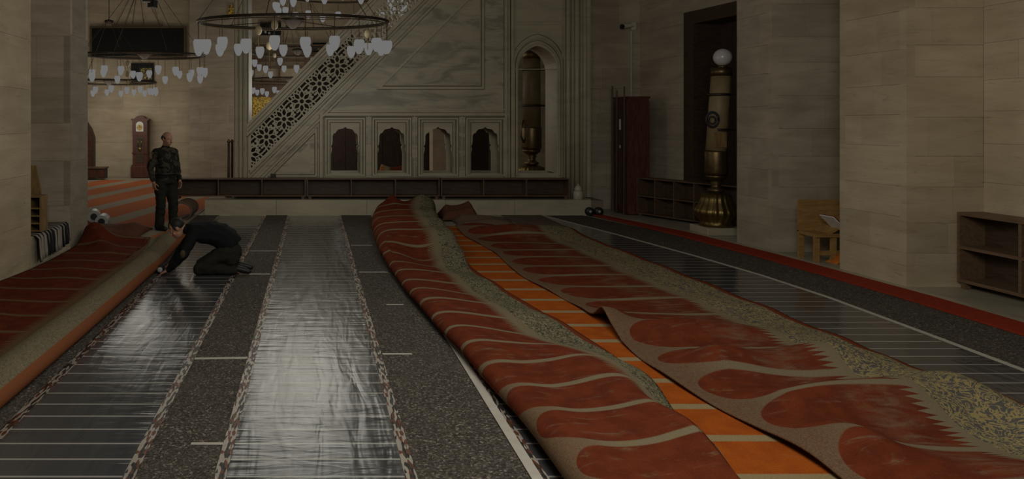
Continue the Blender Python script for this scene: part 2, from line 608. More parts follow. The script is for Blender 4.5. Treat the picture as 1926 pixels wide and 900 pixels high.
def hall_carpet_mat():
    t = NT('hall_carpet')
    u, v, uv = t.uv()
    fr = t.math('FRACT', u)
    n = t.noise(uv, 3.0, 4)
    d = t.math('ADD', t.math('ABSOLUTE', t.math('SUBTRACT', fr, 0.5)), t.math('MULTIPLY', t.math('SUBTRACT', n, 0.5), 0.08))
    c = t.mix(t.step(d, 0.15, 0.21), (0.30, 0.26, 0.19), (0.42, 0.11, 0.035))
    nap = t.noise(uv, 40, 3)
    c = t.mix(t.math('MULTIPLY', nap, 0.35), c, (0.2, 0.09, 0.05))
    return t.out(c, 0.95, 0, 0.1)


M['hall_carpet'] = hall_carpet_mat()


def striped_mat():
    t = NT('striped_cloth')
    u, v, uv = t.uv()
    fr = t.math('FRACT', t.math('MULTIPLY', u, 8.2))
    f = t.step(t.math('ABSOLUTE', t.math('SUBTRACT', fr, 0.5)), 0.2, 0.24)
    c = t.mix(f, (0.33, 0.29, 0.25), (0.025, 0.022, 0.022))
    return t.out(c, 0.9, 0, 0.1)


M['striped'] = striped_mat()


# ------------------------------------------------------------------ setting
def structure(o):
    o['kind'] = 'structure'
    return o


def poly_slab(name, pts, z0, z1, m, parent=None):
    """horizontal polygon slab (pts counter-clockwise)"""
    b = MB()
    n = len(pts)
    vs = [(p[0], p[1], z0) for p in pts] + [(p[0], p[1], z1) for p in pts]
    fs = [tuple(range(n - 1, -1, -1)), tuple(range(n, 2 * n))]
    fs += [(i, (i + 1) % n, (i + 1) % n + n, i + n) for i in range(n)]
    b.add(vs, fs)
    b.uv = [(p[0], p[1]) for p in pts] * 2
    return b.build(name, m, parent)


def ribbon(name, left, right, z0, z1, m, parent=None, uvw=None):
    """strip of floor covering between two edge polylines of equal length [(x, y)...]"""
    b = MB()
    n = len(left)
    vs, uv = [], []
    s = 0.0
    for i in range(n):
        if i: s += (Vector(left[i]) - Vector(left[i - 1])).length
        vs += [(*left[i], z1), (*right[i], z1), (*left[i], z0), (*right[i], z0)]
        W = 1.0 if uvw else (Vector(left[i]) - Vector(right[i])).length
        uv += [(0, left[i][1]), (W, right[i][1])] * 2
    fs = []
    for i in range(n - 1):
        a = 4 * i
        fs += [(a, a + 1, a + 5, a + 4), (a + 2, a + 6, a + 7, a + 3), (a, a + 4, a + 6, a + 2), (a + 1, a + 3, a + 7, a + 5)]
    fs += [(0, 2, 3, 1), (4 * n - 4, 4 * n - 3, 4 * n - 1, 4 * n - 2)]
    b.add(vs, fs)
    b.uv = uv
    return b.build(name, m, parent)


floor = structure(MB().box(-13, 12, -1.5, 31, -0.25, 0.0).build('floor', M['marble_floor']))

YB = [2.6, 4.37, 5.94, 7.58, 9.24, 10.9, 12.5, 13.8, 15.08]
for (xa, xb) in ((-2.35, -1.91), (-0.955, -0.525), (0.545, 1.17)):
    for i in range(len(YB) - 1):
        yo = 0.12 if xa > 0 else 0
        MB().box(xa, xb, YB[i] + 0.004 + yo * (i > 0), YB[i + 1] - 0.004 + yo * (i < len(YB) - 2), 0.0, 0.012).build('underlay_board', M['underlay'], floor)
# underlay beyond the film by the piers
FE = [(3.6, 5.22), (4.6, 5.32), (5.65, 5.39), (6.7, 5.46), (8.0, 5.53), (9.2, 5.50), (10.5, 5.36), (12.6, 5.05), (15.05, 4.62)]
RE = [(3.6, 6.50), (4.6, 6.58), (5.65, 6.60), (6.7, 6.61), (8.0, 6.64), (9.2, 6.60), (10.5, 6.55), (12.6, 6.36), (15.05, 5.78)]
for i in range(len(FE) - 1):
    (y0, a0), (y1, a1) = FE[i], FE[i + 1]
    b0, b1 = RE[i][1] - 0.34, RE[i + 1][1] - 0.34
    poly_slab('underlay_board', [(a0 + .02, y0 + .004), (b0, y0 + .004), (b1, y1 - .004), (a1 + .02, y1 - .004)], 0.0, 0.012, M['underlay'], floor)
# marble paving along the piers, laid in slabs
for i in range(len(RE) - 1):
    (y0, a0), (y1, a1) = RE[i], RE[i + 1]
    poly_slab('marble_slab', [(a0 + .12, y0 + .003), (8.6, y0 + .003), (8.6, y1 - .003), (a1 + .12, y1 - .003)], 0.0, 0.016, M['marble_floor'], floor)
for i in range(len(RE) - 1):
    (y0, a0), (y1, a1) = RE[i], RE[i + 1]
    poly_slab('marble_edging', [(a0 + .01, y0 + .002), (a0 + .115, y0 + .002), (a1 + .115, y1 - .002), (a1 + .01, y1 - .002)], 0.0, 0.03, M['marble_plain'], floor)


def ashlar(parent, o, d, nrm, length, z0, z1, m, course=0.40, seed=0, lo=0.5, hi=1.25):
    """stone blocks laid on a wall face.  o: (x, y) start on the face, d: unit direction along it, nrm: outward unit"""
    r = random.Random(seed)
    z = z0
    dx = Vector((d[0], d[1], 0)); dn = Vector((nrm[0], nrm[1], 0)); dz = Vector((0, 0, 1))
    j = 0.0013
    while z < z1 - 0.02:
        h = min(course * r.uniform(0.86, 1.16), z1 - z)
        if z1 - (z + h) < 0.15: h = z1 - z
        s = 0.0
        first = True
        while s < length - 0.01:
            l = r.uniform(lo, hi)
            if first: l *= r.uniform(0.45, 1.0); first = False
            if length - (s + l) < 0.3: l = length - s
            p = r.uniform(-0.002, 0.0012)
            MB().obox((o[0], o[1], 0), dx, dn, dz, s + j, s + l - j, -0.10, p, z + j, z + h - j).build('stone_block', m, parent)
            s += l
        z += h


# right-hand piers (B near, A beyond), the side wall, and their mirror images on the left
wallB = structure(MB().box(6.86, 9.0, 8.58, 9.50, 0, 7.5).box(7.74, 9.0, 3.0, 8.6, 0, 7.5).build('wall_right', M['mortar']))
ashlar(wallB, (6.77, 9.58), (0, -1), (-1, 0), 1.08, 0.0, 4.8, M['stone'], 0.40, 11)
ashlar(wallB, (6.77, 8.50), (1, 0), (0, -1), 0.88, 0.0, 4.6, M['stone'], 0.40, 12)
ashlar(wallB, (7.65, 8.50), (0, -1), (-1, 0), 3.6, 0.0, 4.4, M['stone'], 0.40, 13)
ashlar(wallB, (8.6, 9.58), (-1, 0), (0, 1), 1.83, 0.0, 4.8, M['stone'], 0.40, 14)
wallA = structure(MB().box(6.74, 9.0, 10.88, 11.62, 0, 7.5).box(8.45, 9.0, 9.4, 10.9, 0, 7.5).build('wall_right_pier', M['mortar']))
ashlar(wallA, (6.65, 11.70), (0, -1), (-1, 0), 0.90, 0.0, 5.2, M['stone_grey'], 0.42, 21)
ashlar(wallA, (6.65, 10.80), (1, 0), (0, -1), 1.85, 0.0, 5.0, M['stone_grey'], 0.42, 22)
ashlar(wallA, (8.35, 10.80), (0, -1), (-1, 0), 1.3, 0.0, 5.0, M['stone_grey'], 0.42, 23)
ashlar(wallA, (8.4, 11.70), (-1, 0), (0, 1), 1.75, 0.0, 5.2, M['stone_grey'], 0.42, 24)

# side wall with the deep doorway, running away to the far wall
P0, P1 = Vector((7.74, 12.0)), Vector((7.12, 16.25))
sd = (P1 - P0).normalized(); sn = Vector((-sd.y, sd.x)); SL = (P1 - P0).length
t_far = 2.02      # doorway from 0.3 to 2.62 along the wall
wallS = MB()
for a0, a1, z0, z1 in ((0, 0.25, 0, 7.5), (2.75, SL + 0.3, 0, 7.5), (0.25, 2.75, 4.05, 7.5)):
    wallS.obox((P0.x, P0.y, 0), (sd.x, sd.y, 0), (sn.x, sn.y, 0), (0, 0, 1), a0, a1, -0.7, -0.09, z0, z1)
wallS = structure(wallS.build('wall_side', M['mortar']))
ashlar(wallS, (P0.x + sd.x * 2.75, P0.y + sd.y * 2.75), (sd.x, sd.y), (sn.x, sn.y), SL - 2.75, 0, 5.6, M['stone_grey'], 0.55, 31, 0.7, 1.5)
ashlar(wallS, (P0.x, P0.y), (sd.x, sd.y), (sn.x, sn.y), 0.25, 0, 5.6, M['stone_grey'], 0.55, 32)
ashlar(wallS, (P0.x + sd.x * 0.25, P0.y + sd.y * 0.25), (sd.x, sd.y), (sn.x, sn.y), 2.5, 4.05, 5.6, M['stone_grey'], 0.55, 33)
door = MB()
fr = ((P0.x, P0.y, 0), (sd.x, sd.y, 0), (sn.x, sn.y, 0), (0, 0, 1))
door.obox(*fr, 0.25, 2.75, -0.62, -0.55, 0, 4.05)
door = structure(door.build('door_1', M['door_wood']))
for a0, a1, z0, z1 in ((0.25, 0.52, 0, 4.05), (2.45, 2.75, 0, 4.05), (0.52, 2.45, 3.8, 4.05)):
    MB().obox(*fr, a0, a1, -0.55, 0.03, z0, z1).build('door_frame', M['dark_wood'], door)
for a0, a1 in ((0.58, 1.46), (1.50, 2.39)):
    for z0, z1 in ((0.2, 1.2), (1.35, 2.6), (2.75, 3.7)):
        MB().obox(*fr, a0, a1, -0.55, -0.52, z0, z1).build('door_panel', M['door_wood'], door)

# far wall to the right of the pulpit
wallF = structure(MB().box(5.75, 8.2, 16.36, 17.1, 0, 7.5).build('wall_far_right', M['mortar']))
ashlar(wallF, (5.72, 16.25), (1, 0), (0, -1), 1.5, 0, 5.4, M['stone_grey'], 0.5, 41)

# left piers
wallL = structure(MB().box(-6.5, -3.79, 3.0, 9.66, 0, 7.5).build('wall_left', M['mortar']))
ashlar(wallL, (-3.70, 5.6), (0, 1), (1, 0), 4.14, 0, 4.6, M['stone'], 0.62, 51, 0.8, 1.6)
ashlar(wallL, (-5.2, 9.74), (1, 0), (0, 1), 1.5, 0, 4.6, M['stone'], 0.62, 52)
wallL2 = structure(MB().box(-6.5, -3.72, 11.2, 11.88, 0, 7.5).box(-6.5, -4.85, 9.6, 11.3, 0, 7.5).build('wall_left_pier', M['mortar']))
ashlar(wallL2, (-4.75, 11.1), (1, 0), (0, -1), 1.12, 0, 5.2, M['stone_grey'], 0.62, 53, 0.6, 1.2)
ashlar(wallL2, (-3.63, 11.1), (0, 1), (1, 0), 0.86, 0, 5.2, M['stone_darker'], 0.62, 54, 0.6, 1.2)
ashlar(wallL2, (-4.75, 9.76), (0, 1), (1, 0), 1.34, 0, 5.0, M['stone_grey'], 0.62, 55, 0.6, 1.2)
ashlar(wallL2, (-5.6, 11.96), (1, 0), (0, 1), 1.97, 0, 5.2, M['stone_grey'], 0.62, 56, 0.6, 1.2)

# far hall: the clock wall, the pier before it, the prayer-niche wall behind the pulpit
wallC = structure(MB().box(-12.5, -3.9, 25.9, 26.5, 0, 9).build('wall_far', M['mortar']))
ashlar(wallC, (-9.2, 25.8), (1, 0), (0, -1), 5.3, 0, 7.2, M['stone'], 0.62, 61, 0.9, 1.9)
wallP = structure(MB().box(-4.0, -2.45, 24.4, 28.9, 0, 9).build('wall_far_pier', M['mortar']))
ashlar(wallP, (-4.05, 24.3), (1, 0), (0, -1), 1.65, 0, 6.8, M['stone_grey'], 0.62, 62, 0.6, 1.2)
ashlar(wallP, (-2.40, 24.3), (0, 1), (1, 0), 4.6, 0, 6.8, M['stone_grey'], 0.62, 63, 0.9, 1.9)
wallQ = structure(MB().box(-4.0, 10.5, 29.1, 29.6, 0, 9).build('wall_back', M['mortar']))
ashlar(wallQ, (-2.6, 29.0), (1, 0), (0, -1), 12.0, 0, 8.2, M['stone'], 0.7, 64, 1.1, 2.2)
wallX = structure(MB().box(-12.9, -12.4, 9, 26.5, 0, 9).build('wall_far_left', M['stone_grey']))
x0 = -2.36
for i in range(12):
    w_ = 0.72 if i < 9 else .78
    if i == 10: x0 += .34
    structure(MB().box(x0, x0 + w_ - .02, 28.86, 28.9, 0.02, 1.72).build('trim_%d' % (i + 1), M['door_wood']))
    x0 += w_

wallZ = structure(MB().box(3.92, 4.26, 24.08, 24.7, 0, 7).build('wall_inner_pier', M['mortar']))
ashlar(wallZ, (3.84, 24.0), (1, 0), (0, -1), .50, 0, 5, M['stone'], .62, 71, .5, .8)
ashlar(wallZ, (3.84, 24.7), (0, -1), (-1, 0), .70, 0, 5, M['stone'], .62, 72, .5, .8)
# hall carpet beyond the pier
b = MB(); b.add([(-11, 11.98, .004), (-2.36, 11.98, .004), (-2.36, 24.25, .004), (-11, 24.25, .004),
                 (-11, 11.98, .012), (-2.36, 11.98, .012), (-2.36, 24.25, .012), (-11, 24.25, .012)],
                [(3, 2, 1, 0), (4, 5, 6, 7), (0, 1, 5, 4), (1, 2, 6, 5), (2, 3, 7, 6), (3, 0, 4, 7)])
b.uv = [((x + 5.58 - 0.195 * (y - 18.6)) / 1.30 + 0.5, y) for x, y, z in b.v]
tag(b.build('hall_carpet', M['hall_carpet']), 'red fitted carpet with pale diagonal bands under the longcase clock', 'carpet')
b = MB(); b.box(-2.3, 6.2, 16.6, 28.7, .004, .012); b.uv = [(x, y) for x, y, z in b.v]
tag(b.build('inner_carpet', M['hall_carpet']), 'red carpet glimpsed through the arched openings of the pulpit', 'carpet')

# marble step under the pulpit, laid in slabs
step = structure(MB().box(PX(385, 15.1), 5.9, 15.16, 16.5, 0, 0.30).build('trim_step', M['mortar']))
sx = [PX(p, 15.1) for p in (385, 520, 690, 838, 968, 1112)]
for i in range(5):
    MB().box(sx[i] + .003, sx[i + 1] - .003, 15.1, 15.32, 0.0, 0.318 if i != 3 else 0.312).build('marble_slab', M['marble_plain'], step)
MB().box(sx[0], 5.7, 15.33, 16.4, 0.28, 0.315).build('marble_slab', M['marble_plain'], step)

# ------------------------------------------------------------------ the pulpit (minbar)
YM = 15.6
KS = F / YM
def mp(px, py): return (PX(px, YM), PZ(py, YM))
def mpl(*pts): return [mp(a, b) for a, b in pts]

minbar = thing('minbar', 'tall pale marble pulpit stair with pierced star balustrade and four arched openings', 'pulpit', (PX(440, YM), YM, 0.315))
TOP = -70
BOT = 371
# newel post with its shallow mouldings
b = MB().prism(mpl((440, BOT), (468, BOT), (468, TOP), (440, TOP)), YM - 0.02, YM + 0.8)
post = b.build('post', M['marble_plain'], minbar)
for x in (444, 452.5, 461):
    MB().tube([(PX(x, YM), YM - 0.025, PZ(BOT, YM)), (PX(x, YM), YM - 0.025, PZ(TOP, YM))], 0.026, 8).build('moulding', M['marble_plain'], post)

def pointed(x0, x1, xa, ya, ysp, yb, n=12):
    pts = [(x1, yb), (x1, ysp)]
    for i in range(1, n):
        t = i / n
        a = t * PI / 2
        w = (x1 - xa)
        pts.append((xa + w * (math.cos(a) * 0.86 + (1 - t) * 0.14), ysp - (ysp - ya) * (0.80 * math.sin(a) + 0.20 * t)))
    pts.append((xa, ya))
    for i in range(n - 1, 0, -1):
        t = i / n
        a = t * PI / 2
        w = (xa - x0)
        pts.append((xa - w * (math.cos(a) * 0.86 + (1 - t) * 0.14), ysp - (ysp - ya) * (0.80 * math.sin(a) + 0.20 * t)))
    pts += [(x0, ysp), (x0, yb)]
    return pts
def dg(x, off): return off - (x - 470)        # the 45 degree rake: image y at x for a line passing (470, off)

# solid side under the rake; built round the four openings, which pass through both faces
frames = [(613, 685), (702, 772), (788, 860), (878, 948)]
def side(y0, y1):
    s = MB()
    s.prism(mpl((468, BOT), (597, BOT), (597, dg(597, 322)), (468, 324)), y0, y1)
    xs = [597] + [v for f in frames for v in f] + [958]
    for i in range(0, len(xs), 2):
        s.prism(mpl((xs[i], 329), (xs[i + 1], 329), (xs[i + 1], 223), (xs[i], 223)), y0, y1)
    s.prism(mpl((597, BOT), (958, BOT), (958, 329), (597, 329)), y0, y1)
    s.prism(mpl((597, 223), (958, 223), (958, TOP), (862, TOP), (597, dg(597, 322))), y0, y1)
    return s
side(YM, YM + 0.10).build('side_wall', M['marble'], minbar)
side(YM + 0.72, YM + 0.82).build('back_wall', M['marble_plain'], minbar)

def foil_arch(cx, x0, x1, yb, yt):
    """many-lobed opening: right half from the sill up, mirrored"""
    w = (x1 - x0) / 2
    hgt = yb - yt
    half = [(1.0, 0), (1.0, 0.42), (0.93, 0.50), (0.93, 0.555), (1.0, 0.585), (0.93, 0.615), (0.90, 0.64), (0.88, 0.72), (0.875, 0.82), (0.80, 0.87),
            (0.66, 0.885), (0.60, 0.925), (0.47, 0.965), (0.27, 0.975), (0.12, 0.985), (0.0, 1.02)]
    pts = [(cx + a * w, yb - h * hgt) for a, h in half]
    pts += [(cx - a * w, yb - h * hgt) for a, h in reversed(half[:-1])]
    return mpl(*pts)

def frame_bars(builder, poly, w, y0, y1):
    n = len(poly)
    for i in range(n): builder.bar(poly[i], poly[(i + 1) % n], w, y0, y1, w / 2)
    return builder

for (fa, fb) in frames:
    cx = (fa + fb) / 2 + 0.5
    arch = foil_arch(cx, cx - 27, cx + 27, 325, 240)
    rect = mpl((fa - .5, 330), (fb + .5, 330), (fb + .5, 222), (fa - .5, 222))
    w = MB().prism(rect, YM + 0.045, YM + 0.09, [arch]).build('arched_panel', M['marble_plain'], minbar)
    fb_ = MB()
    frame_bars(fb_, mpl((fa, 329.5), (fb, 329.5), (fb, 223), (fa, 223)), 0.035, YM - 0.022, YM + 0.05)
    frame_bars(fb_, mpl((fa + 6, 327), (fb - 6, 327), (fb - 6, 229), (fa + 6, 229)), 0.016, YM + 0.03, YM + 0.05)
    fb_.build('panel_frame', M['marble_plain'], w)
    MB().prism(rect, YM + 0.73, YM + 0.80, [arch]).build('rear_arched_panel', M['marble_plain'], minbar)
    MB().prism(mpl((fa + 6, 329), (fb - 6, 329), (fb - 6, 326), (fa + 6, 326)), YM - 0.03, YM + 0.78).build('sill', M['marble_plain'], w)

# raked mouldings, frames of the plain panels
mo = MB()
for off, w, y0 in ((324, 0.05, -0.035), (331, 0.025, -0.02), (340, 0.04, -0.03), (356, 0.03, -0.02)):
    xa = 470 + max(0, off - BOT)
    mo.bar(mp(xa, dg(xa, off)), mp(858 + off - 324, dg(858 + off - 324, off)), w, YM + y0, YM + 0.02)
mo.build('raked_moulding', M['marble_plain'], minbar)
tri = MB()
frame_bars(tri, mpl((507, 331), (595, 331), (595, 243)), 0.028, YM - 0.018, YM + 0.02)
tri.build('triangle_frame', M['marble_plain'], minbar)
MB().prism(mpl((527, 325), (583, 325), (583, 269)), YM - 0.012, YM + 0.02).build('triangle_panel', M['marble_plain'], minbar)
big = MB()
frame_bars(big, mpl((714, 165), (908, 165), (908, -29)), 0.045, YM - 0.03, YM + 0.02)
frame_bars(big, mpl((726, 160), (903, 160), (903, -17)), 0.014, YM - 0.015, YM + 0.02)
big.build('great_triangle_frame', M['marble_plain'], minbar)
MB().prism(mpl((733, 157), (900, 157), (900, -10)), YM - 0.006, YM + 0.01).build('great_triangle_panel', M['marble'], minbar)
hm = MB()
hm.bar(mp(612, 215), mp(958, 215), 0.05, YM - 0.03, YM + 0.02)
hm.bar(mp(640, 206), mp(958, 206), 0.02, YM - 0.015, YM + 0.02)
hm.build('string_course', M['marble_plain'], minbar)
for x, yt, w, y0 in ((604, 212, .06, -.02), (694, 218, .02, -.012), (780, 218, .02, -.012), (869, 218, .02, -.012), (951, TOP, .045, -.035), (957, TOP, .03, -.035), (963, TOP, .05, -.035)):
    MB().bar(mp(x, BOT if w > .02 else 333), mp(x, yt), w, YM + y0, YM + .05).build('upright_moulding', M['marble_plain'], minbar)
# dark strips beside the mouldings: dirt plus groove shade put into the colour
gv = MB()
def groove(*pts, w=.012, y=-.002):
    for i in range(len(pts) - 1): gv.bar(mp(*pts[i]), mp(*pts[i + 1]), w, YM + y, YM + .03)
for off in (328.5, 335.5, 352, 360): groove((470 + max(0, off - BOT), min(off, BOT)), (858, dg(858, off)))
for fa, fb in frames:
    groove((fa - 2.5, 331), (fa - 2.5, 220.5), (fb + 2.5, 220.5), (fb + 2.5, 331), w=.016)
    for q in (2.6, 8): groove((fa + q, 327), (fa + q, 222 + q), (fb - q, 222 + q), (fb - q, 327), w=.014, y=.026)
groove((503, 332.5), (597, 332.5), (597, 239), (503, 333)); groove((514, 328), (592, 328), (592, 250), (514, 328), w=.02)
groove((708, 168), (911, 168), (911, -36)); groove((719, 162), (905, 162), (905, -24), (719, 162), w=.026)
groove((612, 211.5), (950, 211.5)); groove((600, 219), (950, 219), w=.016)
groove((600.5, 338), (600.5, 215), w=.016); groove((608, 338), (608, 219), w=.016)
groove((947.5, 338), (947.5, TOP), w=.016)
gv.build('groove_grime_shade', M['grime_shade'], minbar)['kind'] = 'stuff'
gp_ = MB()
for x in (442, 448.3, 456.8, 465.5): gp_.bar(mp(x, BOT), mp(x, TOP), .018, YM - .024, YM)
for off in (236, 244, 253): gp_.bar(mp(466, off + 4), mp(466 + off + 66, -66), .014, YM - .053, YM)
gp_.build('groove_grime_shade', M['grime_shade'], minbar)['kind'] = 'stuff'
gp_ = MB()
for g in (pointed(963.5, 1059.5, 1011.5, 64, 114, 335), pointed(969, 1054, 1011, 75, 121, 331)):
    q = mpl(*g)
    for i in range(len(q) - 1): gp_.bar(q[i], q[i + 1], .013, YM + .012, YM + .05, .004)
gp_.build('groove_grime_shade', M['grime_shade'], minbar)['kind'] = 'stuff'

# handrail above the pierced screen
hr = MB()
hr.prism(mpl((464, 252), (474, 250), (474 + 320, -70), (464 + 300, -70), (464, 234)), YM - 0.05, YM + 0.12)
for off in (239, 249):
    hr.bar(mp(464, off + 6), mp(464 + off + 70, -64), 0.03, YM - 0.075, YM)
hr.build('handrail', M['marble_plain'], minbar)
# lower string that carries the steps behind the screen
st = MB()
for i in range(18):
    xa = 470 + 22 * i
    yb_ = 339 if xa < 590 else 226
    if dg(xa, 322) < yb_ - 4: st.prism(mpl((xa, yb_), (xa + 26, yb_), (xa + 26, dg(xa, 322)), (xa, dg(xa, 322))), YM + 0.14, YM + 0.70)
st.build('stair_flight', M['marble_plain'], minbar)

MB().prism(mpl((468, 339), (600, 339), (600, dg(600, 322)), (668, dg(668, 322)), (668, dg(668, 252)), (468, 250)), YM + 0.71, YM + 0.72).build('stair_shade_sheet', M['door_wood'], minbar)  # added dark sheet behind the screen, painting the shade of its voids
# pierced star screen: rosettes strung along the rake
uc = Vector((1, 1)).normalized(); vc = Vector((-1, 1)).normalized()
c0 = Vector(mp(501, 257)); Lr = 0.525
clip = [Vector(p) for p in mpl((470, 320), (858, -68), (794, -68), (470, 254))]
def clip_seg(p, q):
    t0, t1 = 0.0, 1.0
    d = q - p
    n = len(clip)
    for i in range(n):
        a, b2 = clip[i], clip[(i + 1) % n]
        e = b2 - a
        nn = Vector((-e.y, e.x))           # inward for ccw
        num = (p - a).dot(nn); den = d.dot(nn)
        if abs(den) < 1e-9:
            if num < 0: return None
        else:
            t = -num / den
            if den > 0: t0 = max(t0, t)
            else: t1 = min(t1, t)
    if t1 - t0 < 1e-3: return None
    return p + d * t0, p + d * t1
lat = MB()
def pol(r, a): return Vector((r * math.cos(math.radians(a)), r * math.sin(math.radians(a))))
segs = []
for k in range(-1, 10):
    cc = Vector((k * Lr, 0))
    for j in range(8):
        a = 45 * j + 22.5
        tip, con, con2 = pol(0.092, a), pol(0.052, a + 22.5), pol(0.052, a - 22.5)
        ot = pol(0.245, a + 22.5)
        p1, p2, p3 = pol(0.150, a), pol(0.188, a + 11), pol(0.188, a - 11)
        segs += [(cc + con2, cc + tip), (cc + tip, cc + con), (cc + tip, cc + p1), (cc + p1, cc + p2), (cc + p1, cc + p3)]
        segs += [(cc + p2, cc + ot), (cc + pol(0.188, a + 34), cc + ot), (cc + p2, cc + pol(0.262, a)), (cc + p3, cc + pol(0.262, a))]
        segs += [(cc + ot, cc + pol(0.36, a + 8)), (cc + ot, cc + pol(0.36, a + 37))]
for p, q in segs:
    P = c0 + uc * p.x + vc * p.y
    Q = c0 + uc * q.x + vc * q.y
    r = clip_seg(P, Q)
    if r: lat.bar(r[0], r[1], 0.027, YM + 0.0, YM + 0.055, 0.004)
for i in (0, 2):
    lat.bar(clip[i], clip[(i + 1) % 4], 0.03, YM - 0.01, YM + 0.065)
lat.bar(clip[3], clip[0], 0.04, YM - 0.01, YM + 0.065)
tag(lat.build('pierced_screen', M['lattice'], minbar), kind='stuff')

# pointed-arch gateway beside the side wall
ga = pointed(975, 1048, 1011, 86, 128, 325)
gate = MB().prism(mpl((962, BOT), (1062, BOT), (1062, TOP), (962, TOP)), YM + 0.02, YM + 0.10, [mpl(*ga)]).build('gateway_panel', M['marble_plain'], minbar)
MB().prism(mpl((962, BOT), (1062, BOT), (1062, TOP), (962, TOP)), YM + 0.70, YM + 0.80, [mpl(*ga)]).build('gateway_rear_panel', M['marble_plain'], minbar)
rv = MB()     # reveal of the archway
pa = mpl(*ga)
pb = [(x, z) for x, z in pa]
for i in range(len(pa) - 1):
    p, q = Vector(pa[i]), Vector(pa[i + 1])
    d = (q - p).normalized(); nn = Vector((d.y, -d.x)) * 0.03
    rv.prism([p, p + nn, q + nn, q], YM + 0.10, YM + 0.70)
rv.build('archway_reveal', M['marble_plain'], minbar)
am = MB()
for g in (pointed(966.5, 1056.5, 1011.5, 70, 118, 332), pointed(971, 1052, 1011, 80, 124, 329)):
    gp = mpl(*g)
    for i in range(len(gp) - 1): am.bar(gp[i], gp[i + 1], 0.028, YM - 0.02, YM + 0.03, 0.006)
am.build('arch_moulding', M['marble_plain'], gate)
am = MB()
frame_bars(am, mpl((967, 130), (1057, 130), (1057, 46), (967, 46)), 0.02, YM - 0.012, YM + 0.03)
frame_bars(am, mpl((967, 40), (1057, 40), (1057, -60), (967, -60)), 0.02, YM - 0.012, YM + 0.03)
am.build('spandrel_frame', M['marble_plain'], gate)
# clustered shafts at the end of the pulpit
pl = MB().prism(mpl((1062, 371), (1113, 371), (1113, TOP), (1062, TOP)), YM + 0.06, YM + 0.7).build('end_pier', M['marble_plain'], minbar)
for x, r, y in ((1063, .035, .03), (1070, .05, 0.0), (1079, .045, .04), (1087, .055, 0.01), (1096, .04, .05), (1103, .045, .06), (1110, .035, .08)):
    MB().tube([(PX(x, YM), YM + y + 0.03, PZ(371, YM)), (PX(x, YM), YM + y + 0.03, PZ(TOP, YM))], r, 10).build('shaft', M['marble_plain'], pl, smooth=True)


# ------------------------------------------------------------------ open shelving
def shelving(name, label, loc, rz, cols, rows, W, Hh, D, mat, edge, group=None, t=0.025, feet=0.05):
    r = thing(name, label, 'shelf', loc, rz, group)
    z0 = feet
    for x in (0, W - t): MB().box(x, x + t, 0.0, D, z0, z0 + Hh).build('side_panel', edge, r, world=False)
    MB().box(t + .001, W - t - .001, 0.0, D, z0 + Hh - t, z0 + Hh).build('top_panel', edge, r, world=False)
    MB().box(t + .001, W - t - .001, 0.0, D, z0, z0 + t).build('bottom_panel', edge, r, world=False)
    MB().box(t + .001, W - t - .001, D - 0.012, D, z0 + t + .001, z0 + Hh - t - .001).build('back_panel', mat, r, world=False)
    for i in range(1, rows):
        z = z0 + Hh * i / rows
        MB().box(t + .001, W - t - .001, 0.003, D - .013, z - t / 2, z + t / 2).build('shelf_board', edge, r, world=False)
    for i in range(1, cols):
        x = W * i / cols
        for k in range(rows):
            a = z0 + (t if k == 0 else Hh * k / rows + t / 2)
            c = z0 + (Hh - t if k == rows - 1 else Hh * (k + 1) / rows - t / 2)
            MB().box(x - t / 2, x + t / 2, 0.004, D - .013, a + .001, c - .001).build('divider', edge, r, world=False)
    for x in (0.06, W - 0.06):
        for y in (0.05, D - 0.05): MB().box(x - .03, x + .03, y - .03, y + .03, 0, z0).build('foot', edge, r, world=False)
    return r


ys = 15.2
for i, (a, c, lab) in enumerate(((328, 575, 'long low brown shoe shelf on the marble step behind the standing man'),
                                 (577.5, 827, 'long low brown shoe shelf on the marble step beneath the first three arched openings'),
                                 (829.5, 1071, 'long low brown shoe shelf on the marble step beneath the pointed archway'))):
    shelving('shoe_shelf', lab, (PX(a, ys), ys, 0.318), 0, 3, 1, PX(c, ys) - PX(a, ys), 0.365, 0.30, M['dark_wood'], M['walnut'], 'low shelves along the pulpit', 0.022, 0.06)

A0, A1 = Vector((6.47, 14.92)), Vector((7.32, 12.85))
dd = A1 - A0
shelving('shoe_shelf', 'ten-hole dark brown shoe shelf along the dark doorway by the red-brown cupboard', (A0.x, A0.y, 0.018), math.atan2(dd.y, dd.x), 5, 2, dd.length, 0.72, 0.30, M['dark_wood'], M['walnut'], None, 0.022, 0.05)
shelving('shoe_shelf', 'two-tier walnut shoe shelf against the pale stone pier on the bare marble floor', (7.32, 8.47, 0.018), -PI / 2, 3, 2, 2.25, 0.79, 0.30, M['dark_wood'], M['walnut_edge'], None, 0.035, 0.07)

